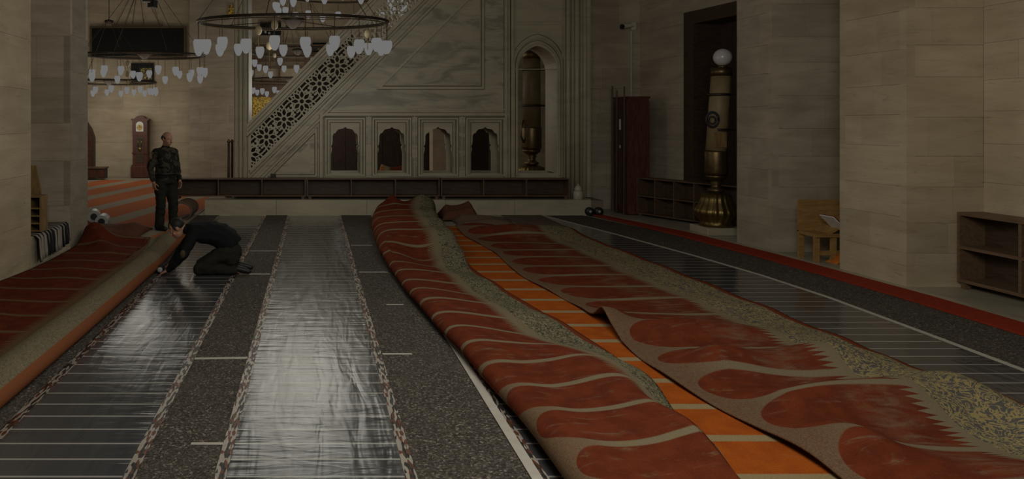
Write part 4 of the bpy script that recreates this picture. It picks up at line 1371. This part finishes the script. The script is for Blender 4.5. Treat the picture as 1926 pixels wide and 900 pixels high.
# red runner by the marble edging
rr = ribbon('red_runner', [(a - .35, y) for y, a in RE[:-1]] + [(5.62, 15.0)], [(a, y) for y, a in RE[:-1]] + [(5.80, 15.0)], .014, .034, M['runner_red'])
tag(rr, 'narrow plain red runner along the marble edging by the piers', 'runner')


# ------------------------------------------------------------------ the carpets
def catmull(p0, p1, p2, p3, t):
    return tuple(0.5 * (2 * b + (c - a) * t + (2 * a - 5 * b + 4 * c - d) * t * t + (3 * b - a - 3 * c + d) * t ** 3) for a, b, c, d in zip(p0, p1, p2, p3))


def resample(pts, n):
    """smooth a polyline and resample to n+1 points by arc length"""
    fine = []
    m = len(pts)
    for i in range(m - 1):
        for k in range(8):
            fine.append(catmull(pts[max(i - 1, 0)], pts[i], pts[i + 1], pts[min(i + 2, m - 1)], k / 8))
    fine.append(pts[-1])
    L = [0.0]
    for i in range(1, len(fine)): L.append(L[-1] + math.dist(fine[i], fine[i - 1]))
    out = []
    j = 0
    for i in range(n + 1):
        t = L[-1] * i / n
        while j < len(L) - 2 and L[j + 1] < t: j += 1
        f = (t - L[j]) / max(1e-9, L[j + 1] - L[j])
        out.append(tuple(a + (b - a) * f for a, b in zip(fine[j], fine[j + 1])))
    return out, L[-1]


def carpet(name, label, stations, n_across, n_along, m, thick=.012, relief=None, vfun=None, ufix=None, ushift=None):
    """stations: [(Y, [(x, z) ...])] cross-sections from one edge of the carpet to the other"""
    secs = []
    for Y, pts in stations:
        r, L = resample(pts, n_across)
        secs.append((Y, r, L))
    b = MB()
    uv = []
    m_ = len(secs)
    rows = []
    for i in range(m_ - 1):
        k = max(1, round(n_along * (secs[i + 1][0] - secs[i][0]) / (secs[-1][0] - secs[0][0])))
        for q in range(k): rows.append((i, q / k))
    rows.append((m_ - 2, 1.0))
    for (i, t) in rows:
        s0, s1, s2, s3 = secs[max(i - 1, 0)], secs[i], secs[i + 1], secs[min(i + 2, m_ - 1)]
        Y = s1[0] + (s2[0] - s1[0]) * t
        L = s1[2] + (s2[2] - s1[2]) * t
        for j in range(n_across + 1):
            x, z = catmull(s0[1][j], s1[1][j], s2[1][j], s3[1][j], t)
            yy = Y
            u = (ufix or L) * j / n_across
            if relief:
                dx, dy, dz = relief(x, Y, z, j / n_across)
                x, yy, z = x + dx, Y + dy, max(z + dz, .042)
            b.v.append((x, yy, z))
            uv.append((u + (ushift(Y) if ushift else 0), (vfun(Y, u) if vfun else Y)))
    w = n_across + 1
    for i in range(len(rows) - 1):
        for j in range(n_across): b.f.append((i * w + j, i * w + j + 1, (i + 1) * w + j + 1, (i + 1) * w + j))
    b.uv = uv
    o = b.build(name, m, None, True)
    md = o.modifiers.new('thickness', 'SOLIDIFY'); md.thickness = thick; md.offset = -1
    return o


def bump2(x, y, cx, cy, sx, sy, ang=0.0):
    dx, dy = x - cx, y - cy
    c, s = math.cos(ang), math.sin(ang)
    a, b2 = dx * c + dy * s, -dx * s + dy * c
    return math.exp(-(a / sx) ** 2 - (b2 / sy) ** 2)


# the lowest, bright orange carpet
oc = ribbon('orange_carpet', [(1.62, y) for y in (2.6, 5, 8, 11, 13.4)], [(3.52, y) for y in (2.6, 5, 8, 11, 13.4)], .020, .028, M['carpet_orange'])
tag(oc, 'bright orange carpet with pale bands showing between the two loose red rugs', 'carpet')

# middle rug: doubled over along its left, heaped at the far end
def mid(Y, xl, xr, k=1.0, h=.18, lip=.035, hump=0.0):
    return (Y, [(xl + .20, .022), (xl + .09, .024), (xl + .015, .06 * k), (xl, .10 * k), (xl + .045, .155 * k), (xl + .15, h), (xl + .32, h * .92), (xl + .52, h * .74 + hump * .4),
                (xl + .76, h * .55 + hump), (xr - .16, .06 + hump * .8), (xr, lip + hump * .35)])
def loaf(Y, xl, xr, h):
    return (Y, [(xl + .16, .022), (xl + .06, .028), (xl - .01, .09), (xl - .03, .16), (xl + .02, h * .8), (xl + .13, h * .96), (xl + .35, h), (xl + .62, h * 1.0),
                (xr - .18, h), (xr - .04, h * .86), (xr, .07)])
st_mid = [mid(2.9, 1.28, 2.05, 1.3, .24, .05, .08), mid(3.8, 1.27, 2.12, 1.25, .22, .05, .10), mid(4.6, 1.25, 2.27, 1.1, .19, .04, .12), mid(5.4, 1.20, 2.40, 1.0, .175, .035, .08),
          mid(6.4, 1.12, 2.36, .95, .165), mid(7.6, 1.03, 2.20, .9, .155), mid(8.7, .97, 2.08, .9, .15), mid(9.3, .95, 2.03, .95, .16),
          loaf(9.95, .94, 2.02, .25), loaf(10.6, .94, 2.04, .33), loaf(11.6, .96, 2.10, .33), loaf(12.8, 1.02, 2.18, .32), loaf(14.0, 1.14, 2.3, .31), loaf(14.75, 1.28, 2.42, .31)]
def rel_mid(x, Y, z, s):
    far = min(1, max(0, (Y - 9.2) / .8))
    d = .018 * math.sin(Y * 4.1 + x * 2) * (1 - far) * (0.3 + s)
    d += far * (.022 * math.sin(Y * 5.2 + x) + .02 * noise.noise((x * 2.2, Y * 1.3, 3)))
    d -= .17 * bump2(x, Y, 1.42, 9.95, .32, .45) * (1 if s > .25 else 0)
    d += .14 * bump2(x, Y, 1.55, 14.75, .13, .4) + .17 * bump2(x, Y, 2.15, 14.8, .22, .5)
    d += .05 * bump2(x, Y, 1.95, 5.0, .3, .5) + .06 * bump2(x, Y, 2.15, 4.0, .3, .35)
    return (.012 * noise.noise((x, Y * .9, 1)), 0.0, d if z > .03 else 0)
tag(carpet('carpet', '', st_mid, 44, 150, M['rug_middle'], .012, rel_mid, ufix=1.62, ushift=lambda Y: max(-.42, min(.08, (Y - 5.9) * .20))), 'red pale-banded rug, doubled over along one side and heaped by the marble step', 'carpet', 'loose red rugs')

# right-hand rug with waves
def flat(Y, xl, xr, lip=.04):
    n = 12
    return (Y, [(xl + (xr - xl) * i / n, (lip if i == 0 else .036)) for i in range(n + 1)])
st_r = [flat(2.9, 2.72, 4.22), flat(3.6, 2.70, 4.28), flat(4.3, 2.66, 4.34), flat(5.1, 2.60, 4.42), flat(5.9, 2.62, 4.50), flat(6.8, 2.62, 4.54), flat(7.8, 2.60, 4.54),
        flat(9.2, 2.56, 4.52), flat(11, 2.52, 4.46), flat(13, 2.5, 4.35)]
def rel_r(x, Y, z, s):
    d = 0.0
    d += .15 * bump2(x, Y, 2.62, 6.82, .34, .20, .3)
    d += .16 * bump2(x, Y, 3.30, 6.45, .75, .24, -.18)
    d += .17 * bump2(x, Y, 3.05, 5.60, .42, .26, .2)
    d += .15 * bump2(x, Y, 3.95, 5.72, .45, .26, .2)
    d += .13 * bump2(x, Y, 3.2, 4.75, .55, .25, .3)
    d += .16 * bump2(x, Y, 3.95, 4.9, .55, .28, .35)
    d += .17 * bump2(x, Y, 2.9, 4.15, .3, .3, .2)
    d += .10 * bump2(x, Y, 3.6, 3.7, .8, .35, .2)
    d += .12 * bump2(x, Y, 4.3, 4.55, .18, .7, .0)
    d += .10 * bump2(x, Y, 2.85, 12.9, .45, .5) + .14 * bump2(x, Y, 3.35, 12.3, .5, .35) + .10 * bump2(x, Y, 4.0, 12.5, .5, .4)
    if Y < 6.3: d *= min(1, .25 + 3.2 * s)
    d += .012 * math.sin(Y * 6 + x * 3) * (1 if Y < 8 else .5) + .012
    dx = .05 * math.sin(Y * 1.9) * (1 - s)
    return (dx, .02 * math.sin(x * 3.1 + Y), d)
tag(carpet('carpet', '', st_r, 60, 150, M['rug_right'], .012, rel_r, ufix=2.0), 'wide red rug rippled in waves, its floral border next to the dark heating film', 'carpet', 'loose red rugs')

# left rug: pulled up against the pier and rolled along its free edge
def lef(Y, xw, xr, zw, k=1.0):
    return (Y, [(xw, zw), (xw + .25, zw * .55 + .02), (xw + .6, .05), (xw + .95, .03), (xr - .62, .03), (xr - .46, .05), (xr - .37, .13 * k), (xr - .27, .215 * k), (xr - .14, .245 * k),
                (xr - .035, .20 * k), (xr, .12 * k), (xr - .04, .05 * k), (xr - .12, .024)])
st_l = [lef(3.0, -3.62, -1.98, .05, 1.05), lef(4.5, -3.62, -1.98, .05, 1.05), lef(6.5, -3.62, -1.95, .06, 1.0), lef(8.2, -3.62, -1.93, .06), lef(9.6, -3.56, -1.93, .045), lef(10.4, -3.52, -1.95, .045),
        lef(11.0, -3.5, -1.98, .07, .95), lef(11.7, -3.52, -2.02, .16, .85)]
def rel_l(x, Y, z, s):
    d = .20 * bump2(x, Y, -3.36, 11.45, .20, .26, .2) + .09 * bump2(x, Y, -3.1, 10.95, .16, .45, .5)
    d += .06 * bump2(x, Y, -2.9, 11.6, .9, .18) if s < .7 else 0
    d += (.008 * math.sin(x * 6 + Y * 2.1) + .01) * (1 if s < .55 else 0)
    return (.015 * noise.noise((x, Y * .8, 5)), 0, d)
tag(carpet('carpet', '', st_l, 56, 120, M['rug_left'], .012, rel_l, ufix=2.18), 'dark red rug against the pier, pale-bordered edge rolled up beside the kneeling man', 'carpet', 'loose red rugs')

# heaped mats and rug ends along the step
def heap(name, label, x0, x1, y0, y1, h, m, seed, edge=.03):
    b = MB(); uv = []
    nx, ny = 28, 20
    for i in range(nx + 1):
        for j in range(ny + 1):
            u, v = i / nx, j / ny
            e = min(1, 6 * min(u, 1 - u)) * min(1, 6 * min(v, 1 - v))
            x, y = x0 + (x1 - x0) * u, y0 + (y1 - y0) * v
            z = edge + h * (e ** .6) * (0.75 + .5 * noise.noise((x * 1.7, y * 1.7, seed)) + .15 * math.sin(v * 9 + seed))
            b.v.append((x + .06 * noise.noise((x, y, seed + 2)), y + .06 * noise.noise((x, y, seed + 4)), max(z, edge))); uv.append((x, y))
    for i in range(nx):
        for j in range(ny): b.f.append((i * (ny + 1) + j, (i + 1) * (ny + 1) + j, (i + 1) * (ny + 1) + j + 1, i * (ny + 1) + j + 1))
    b.uv = uv
    o = b.build(name, m, None, True)
    o.modifiers.new('thickness', 'SOLIDIFY').thickness = .012
    tag(o, label, 'carpet')
    return o
heap('carpet', 'dark rumpled rug lying folded on the floor at the feet of the standing man', -4.0, -2.85, 12.05, 13.12, .17, M['rug_back'], 3)
heap('felt_mat', 'brown felt mat crumpled at the foot of the marble step beyond the rippled rug', 2.6, 3.7, 13.2, 14.12, .14, M['brown_mat'], 8)
heap('felt_mat', 'dull brown felt mat spread flat before the step near the red runner', 3.78, 4.55, 13.05, 15.0, .02, M['brown_mat'], 12, .025)
heap('carpet', 'dark red rug end slumped over the edge of the marble step behind the heaped rug', 2.45, 3.15, 14.2, 15.05, .30, M['rug_back'], 15)
heap('carpet', 'pinkish folded carpet heap glimpsed through the second arched opening', 1.55, 2.5, 18.5, 19.5, .70, M['carpet_orange'], 21)
# curled corner of the hall carpet at the end of the step
cc = MB(); uv = []
for i in range(25):
    for j in range(9):
        a = -PI * .5 + 1.55 * PI * i / 24
        r = .155
        x = -2.62 + r * math.cos(a) * 1.3 + .05
        z = .172 + r * math.sin(a)
        y = 14.35 + .85 * j / 8
        cc.v.append((x, y, z)); uv.append((i * .05, y))
for i in range(24):
    for j in range(8): cc.f.append((i * 9 + j, (i + 1) * 9 + j, (i + 1) * 9 + j + 1, i * 9 + j + 1))
cc.uv = uv
o = cc.build('curled_carpet_end', M['brown_mat'], None, True)
o.modifiers.new('thickness', 'SOLIDIFY').thickness = .02
tag(o, 'brown carpet end curled over beside the marble step behind the standing man', 'carpet')


# ------------------------------------------------------------------ people
def fuse(name, b, m, parent, voxel, smooth=6):
    """join overlapping limbs into one continuous skin"""
    o = b.build(name, m, parent, True, world=False)
    r = o.modifiers.new('r', 'REMESH'); r.mode = 'VOXEL'; r.voxel_size = voxel
    s = o.modifiers.new('s', 'SMOOTH'); s.factor = .5; s.iterations = smooth
    dg = C.evaluated_depsgraph_get()
    me = bpy.data.meshes.new_from_object(o.evaluated_get(dg))
    o.modifiers.clear()
    o.data = me
    me.name = name
    for p in me.polygons: p.use_smooth = True
    return o


def axes(f, up):
    f = Vector(f).normalized(); up = Vector(up); up = (up - f * up.dot(f)).normalized()
    r = f.cross(up)
    return f, up, r


def head(b, c, f, up, s=1.0):
    """c: centre of the skull; adds skull, jaw, nose, ears, brow"""
    f, up, r = axes(f, up)
    rot = Matrix((r, f, up)).transposed()
    P = lambda a, q, z: Vector(c) + (r * a + f * q + up * z) * s
    b.ellipsoid(P(0, -.012, .02), .076 * s, .094 * s, .098 * s, 20, 14, rot)
    b.ellipsoid(P(0, .022, -.045), .060 * s, .070 * s, .075 * s, 18, 12, rot)
    b.ellipsoid(P(0, .052, -.092), .032 * s, .030 * s, .026 * s, 12, 8, rot)
    b.ellipsoid(P(0, .074, .022), .050 * s, .018 * s, .012 * s, 12, 8, rot)      # brow
    b.rcone(P(0, .088, .004), .010 * s, P(0, .110, -.034), .015 * s, 10)           # nose
    b.ellipsoid(P(0, .088, -.066), .026 * s, .012 * s, .007 * s, 10, 6, rot)       # lips
    b.ellipsoid(P(0, .085, -.077), .021 * s, .012 * s, .007 * s, 10, 6, rot)
    for sg in (-1, 1):
        b.ellipsoid(P(.078 * sg, -.01, -.008), .012 * s, .020 * s, .033 * s, 10, 8, rot)
        b.ellipsoid(P(.040 * sg, .058, -.032), .022 * s, .024 * s, .022 * s, 10, 8, rot)   # cheek
    return P, rot


def eyes(P, s, parent):
    for sg in (-1, 1):
        e = MB().ellipsoid(P(.031 * sg, .0735, .004), .010 * s, .008 * s, .006 * s, 10, 8).build('eye', M['white'], parent, True, world=False)
        MB().ellipsoid(P(.031 * sg, .080, .004), .0048 * s, .003 * s, .0048 * s, 8, 6).build('iris', M['black'], e, True, world=False)


def hand(b, wrist, d, palm_n, thumb, curl=.5, s=1.0):
    """palm and five separate fingers; d: pointing direction, palm_n: out of the palm, thumb: side of the thumb"""
    d = Vector(d).normalized(); pn = Vector(palm_n); pn = (pn - d * pn.dot(d)).normalized()
    t = d.cross(pn).normalized()
    if t.dot(Vector(thumb)) < 0: t = -t
    w = Vector(wrist)
    b.rcone(w - d * .03 * s, .026 * s, w + d * .015 * s, .026 * s, 10)
    for k in (-.5, 0, .5): b.rcone(w + d * .02 * s + t * .034 * k * s, .018 * s, w + d * .085 * s + t * .052 * k * s, .014 * s, 10)
    for k, L in ((.75, .072), (.25, .082), (-.25, .076), (-.75, .058)):
        p = w + d * .088 * s + t * .036 * k * s
        a = curl * .7
        q = p + (d * math.cos(a) + pn * math.sin(a)) * L * .45 * s + t * .004 * k
        a2 = curl * 1.7
        r2 = q + (d * math.cos(a2) + pn * math.sin(a2)) * L * .33 * s
        a3 = curl * 2.4
        r3 = r2 + (d * math.cos(a3) + pn * math.sin(a3)) * L * .25 * s
        b.rcone(p, .0095 * s, q, .0088 * s, 8); b.rcone(q, .0088 * s, r2, .008 * s, 8); b.rcone(r2, .008 * s, r3, .007 * s, 8)
    p = w + d * .025 * s + t * .028 * s
    q = p + (d * .55 + t * .75 + pn * .3).normalized() * .045 * s
    r2 = q + (d * .85 + t * .25 + pn * .45).normalized() * .034 * s
    b.rcone(p, .014 * s, q, .011 * s, 8); b.rcone(q, .011 * s, r2, .009 * s, 8)


def torso_loft(b, rings, n=20):
    """rings: (centre, half-width vector, half-depth vector)"""
    base = len(b.v)
    for c, wv, dv in rings:
        c, wv, dv = Vector(c), Vector(wv), Vector(dv)
        for k in range(n):
            a = 2 * PI * k / n
            ca, sa = math.cos(a), math.sin(a)
            q = lambda v: math.copysign(abs(v) ** .85, v)
            b.v.append(tuple(c + wv * q(ca) + dv * q(sa)))
    for i in range(len(rings) - 1):
        for k in range(n):
            a, c2 = base + i * n + k, base + i * n + (k + 1) % n
            b.f.append((a, c2, c2 + n, a + n))
    b.f.append(tuple(base + k for k in reversed(range(n))))
    b.f.append(tuple(base + (len(rings) - 1) * n + k for k in range(n)))


def wrinkle(o, amt, sc, seed):
    me = o.data
    for v in me.vertices:
        p = v.co
        v.co = p + v.normal * amt * (noise.noise((p.x * sc, p.y * sc, p.z * sc * 1.8 + seed)) + .5 * noise.noise((p.x * sc * 2.2, p.y * sc * 2.2, p.z * sc * 3 + seed)))


# standing man ------------------------------------------------------
sm = thing('person', 'person standing in mottled dark shirt and dark trousers, bald, arms hanging, looking down', 'person', (PX(311, 13.05), 13.05, 0.012))
sm.scale = (1.10, 1.10, 1.012)
f = Vector((.72, -.69, 0)).normalized(); r = Vector((f.y, -f.x, 0)); U = Vector((0, 0, 1))
L3 = lambda a, q, z: r * a + f * q + U * z          # right, forward, up
def ring(z, q, hw, hd, lean=0): return (L3(0, q, z), r * hw, f * hd)
def man_torso(b, g=0.0):
    torso_loft(b, [ring(.84, .0, .155 + g, .115 + g), ring(.92, .005, .165 + g, .13 + g), ring(1.02, .03, .165 + g, .142 + g), ring(1.12, .03, .172 + g, .140 + g), ring(1.22, .018, .182 + g, .128 + g),
                   ring(1.31, .005, .185 + g, .112 + g), ring(1.38, -.005, .165 + g, .088 + g), ring(1.425, -.01, .105 + g, .07 + g)])
J = {'shR': L3(.185, -.005, 1.345), 'elR': L3(.255, -.045, 1.07), 'wrR': L3(.245, .04, .835), 'shL': L3(-.185, -.005, 1.345), 'elL': L3(-.25, -.03, 1.07), 'wrL': L3(-.225, .075, .84),
     'hpR': L3(.09, 0, .84), 'knR': L3(.105, .03, .46), 'anR': L3(.105, -.02, .09), 'hpL': L3(-.09, 0, .84), 'knL': L3(-.11, .05, .46), 'anL': L3(-.12, .03, .09)}
hc = L3(0, .055, 1.572)
hf = Vector((.80, -.55, -.22))
b = MB()
man_torso(b, -.006)
for s in 'RL':
    b.rcone(J['sh' + s], .052, J['el' + s], .042); b.rcone(J['el' + s], .041, J['wr' + s], .028)
    b.rcone(J['hp' + s], .085, J['kn' + s], .058); b.rcone(J['kn' + s], .056, J['an' + s], .038)
    b.rcone(J['an' + s], .036, J['an' + s] + f * .10 - U * .05, .026)
    sgn = 1 if s == 'R' else -1
    hand(b, J['wr' + s], -U + f * .18, -r * sgn, f, .55)
b.rcone(L3(0, -.01, 1.38), .062, L3(0, .03, 1.50), .056)
P, rot = head(b, hc, hf, (.1, -.05, 1))
body = fuse('body', b, M['skin'], sm, .0075, 4)
eyes(P, 1.0, sm)
b = MB()
man_torso(b, .010)
for s in 'RL':
    sgn = 1 if s == 'R' else -1
    b.rcone(J['sh' + s] - r * sgn * .02, .072, J['el' + s], .056); b.rcone(J['el' + s], .055, J['wr' + s] + (J['el' + s] - J['wr' + s]) * .12, .042)
b.rcone(L3(0, -.01, 1.37), .082, L3(0, .008, 1.445), .070)
o = fuse('shirt', b, M['camo'], sm, .011, 5); wrinkle(o, .012, 9, 1)
pk = MB().obox(L3(-.085, .135, 1.15), r, f, U, -.045, .045, -.02, .016, -.05, .05).build('breast_pocket', M['camo'], o, world=False, bevel=.006)
b = MB()
torso_loft(b, [ring(.80, 0, .165, .13), ring(.88, .0, .178, .135), ring(.985, .02, .176, .148)])
for s in 'RL':
    b.rcone(J['hp' + s], .105, J['kn' + s], .080); b.rcone(J['kn' + s], .080, J['an' + s] - U * .035, .074)
o = fuse('trousers', b, M['trousers_dark'], sm, .012, 5); wrinkle(o, .012, 8, 4)
b = MB()
torso_loft(b, [ring(.955, .02, .182, .154), ring(.99, .022, .182, .155)])
b.build('belt', M['shoe'], sm, True, world=False)
for s in 'RL':
    b = MB(); a = J['an' + s]
    b.rcone(a - U * .032 - f * .035, .050, a - U * .036 + f * .07, .052); b.rcone(a - U * .036 + f * .07, .050, a - U * .050 + f * .165, .038)
    b.box(a.x - .01, a.x + .01, a.y - .01, a.y + .01, .0, .05)
    fuse('shoe', b, M['shoe'], sm, .008, 4)
b = MB()      # ring of short dark hair around the bald crown
b.ellipsoid(P(0, -.030, .012), .081, .085, .070, 20, 14, rot)
for sg in (-1, 1): b.ellipsoid(P(.068 * sg, -.005, .012), .014, .035, .03, 12, 8, rot)
fuse('hair', b, M['hair'], sm, .007, 3)

# kneeling man ------------------------------------------------------
KY = 9.3
km = thing('person', 'person in a black pullover kneeling on the heating film, reaching to the rug roll', 'person', (PX(400, KY), KY, 0.018))
KX = PX(400, KY)
def K(px, py, y=0.0): return Vector((PX(px, KY) - KX, y, PZ(py, KY) - .018))
f = Vector((-1, 0, 0)); r = Vector((0, 1, 0))      # faces -X, his right side is away from the camera
spine = [(K(436, 463), .175, .135), (K(428, 452), .18, .15), (K(414, 442), .17, .145), (K(397, 437), .17, .135), (K(380, 436), .185, .125), (K(366, 434), .175, .105), (K(356, 431), .115, .085)]
def k_torso(b, g=0.0):
    rings = []
    for i, (c, hw, hd) in enumerate(spine):
        t = (spine[min(i + 1, 6)][0] - spine[max(i - 1, 0)][0]).normalized()
        dv = Vector((0, 1, 0)).cross(t)
        rings.append((c, Vector((0, 1, 0)) * (hw + g), dv * (hd + g)))
    torso_loft(b, rings)
Q = {'shN': K(366, 440, -.17), 'elN': K(352, 472, -.27), 'wrN': K(320, 503, -.16), 'shF': K(364, 438, .17), 'elF': K(338, 470, .22), 'wrF': K(318, 500, .06),
     'hpN': K(434, 468, -.10), 'knN': K(378, 508, -.13), 'anN': K(446, 510, -.12), 'hpF': K(434, 468, .10), 'knF': K(376, 506, .15), 'anF': K(447, 508, .14)}
for k in ('knN', 'knF'): Q[k].z = .075
for k in ('anN', 'anF'): Q[k].z = .055
hc = K(333, 429, -.01)
hf = Vector((-.80, -.12, -.62)); hu = Vector((-.62, .0, .80))
b = MB()
k_torso(b, -.008)
for s, sg in (('N', -1), ('F', 1)):
    b.rcone(Q['sh' + s], .05, Q['el' + s], .042); b.rcone(Q['el' + s], .041, Q['wr' + s], .028)
    b.rcone(Q['hp' + s], .085, Q['kn' + s], .058); b.rcone(Q['kn' + s], .056, Q['an' + s], .038)
    b.rcone(Q['an' + s], .035, Q['an' + s] + Vector((.13, 0, -.02)), .028)
hand(b, Q['wrN'], Vector((-.9, .15, -.45)), Vector((-.3, .1, -1)), Vector((0, 1, 0)), .6)
hand(b, Q['wrF'], Vector((-.9, -.1, -.45)), Vector((-.3, -.1, -1)), Vector((0, -1, 0)), .6)
b.rcone(K(358, 431), .062, K(343, 430), .055)
P, rot = head(b, hc, hf, hu)
fuse('body', b, M['skin'], km, .0075, 4)
eyes(P, 1.0, km)
b = MB()
k_torso(b, .010)
for s in 'NF':
    b.rcone(Q['sh' + s], .078, Q['el' + s], .060); b.rcone(Q['el' + s], .060, Q['wr' + s] + (Q['el' + s] - Q['wr' + s]) * .10, .046)
b.rcone(K(362, 432), .085, K(352, 431), .070)
o = fuse('pullover', b, M['shirt_black'], km, .011, 5); wrinkle(o, .012, 8, 2)
MB().ellipsoid(Q['elN'] + Vector((.0, -.045, .02)), .035, .025, .05, 12, 8).build('elbow_patch', M['patch'], o, True, world=False)
MB().ellipsoid(K(438, 450, -.11), .016, .035, .045, 12, 8).build('shirt_tail', M['paper'], o, True, world=False)
b = MB()
torso_loft(b, [(K(441, 456), Vector((0, .17, 0)), Vector((.02, 0, .11))), (K(437, 464), Vector((0, .185, 0)), Vector((.07, 0, .13))), (K(430, 474), Vector((0, .17, 0)), Vector((.06, 0, .10)))])
for s in 'NF':
    b.rcone(Q['hp' + s], .108, Q['kn' + s], .078); b.rcone(Q['kn' + s], .074, Q['an' + s] - Vector((.02, 0, 0)), .055)
    b.ellipsoid(Q['hp' + s] + Vector((.02, 0, -.06)), .11, .10, .14, 14, 10)
o = fuse('trousers', b, M['trousers_dark'], km, .012, 5); wrinkle(o, .014, 8, 7)
for s in 'NF':
    b = MB(); a = Q['an' + s]
    b.rcone(a + Vector((.01, 0, .02)), .044, a + Vector((.10, 0, -.002)), .042); b.rcone(a + Vector((.10, 0, -.002)), .042, a + Vector((.155, 0, -.018)), .030)
    fuse('shoe', b, M['shoe'], km, .008, 4)
b = MB()
b.ellipsoid(P(0, -.028, .035), .084, .092, .094, 20, 14, rot)
for sg in (-1, 1): b.ellipsoid(P(.070 * sg, .012, .018), .014, .022, .035, 12, 8, rot)
fuse('hair', b, M['hair'], km, .007, 3)

# the tool in his hands
tl = thing('cutting_tool', 'small black hand tool pressed against the rolled rug edge by the kneeling man', 'tool', (KX + K(303, 515).x, KY - .04, .018))
MB().tube([(0, -.03, .05), (0, .07, .05)], .05, 16).build('drum', M['black'], tl, True, world=False)
MB().tube([(0, .02, .07), (.06, .03, .12)], .018, 10).build('grip', M['black'], tl, True, world=False)
MB().lathe([(.034, .032), (.03, .04)], (0, 0, .05), n=16, axis='Y').build('steel_cap', M['roll_white'], tl, True, world=False)
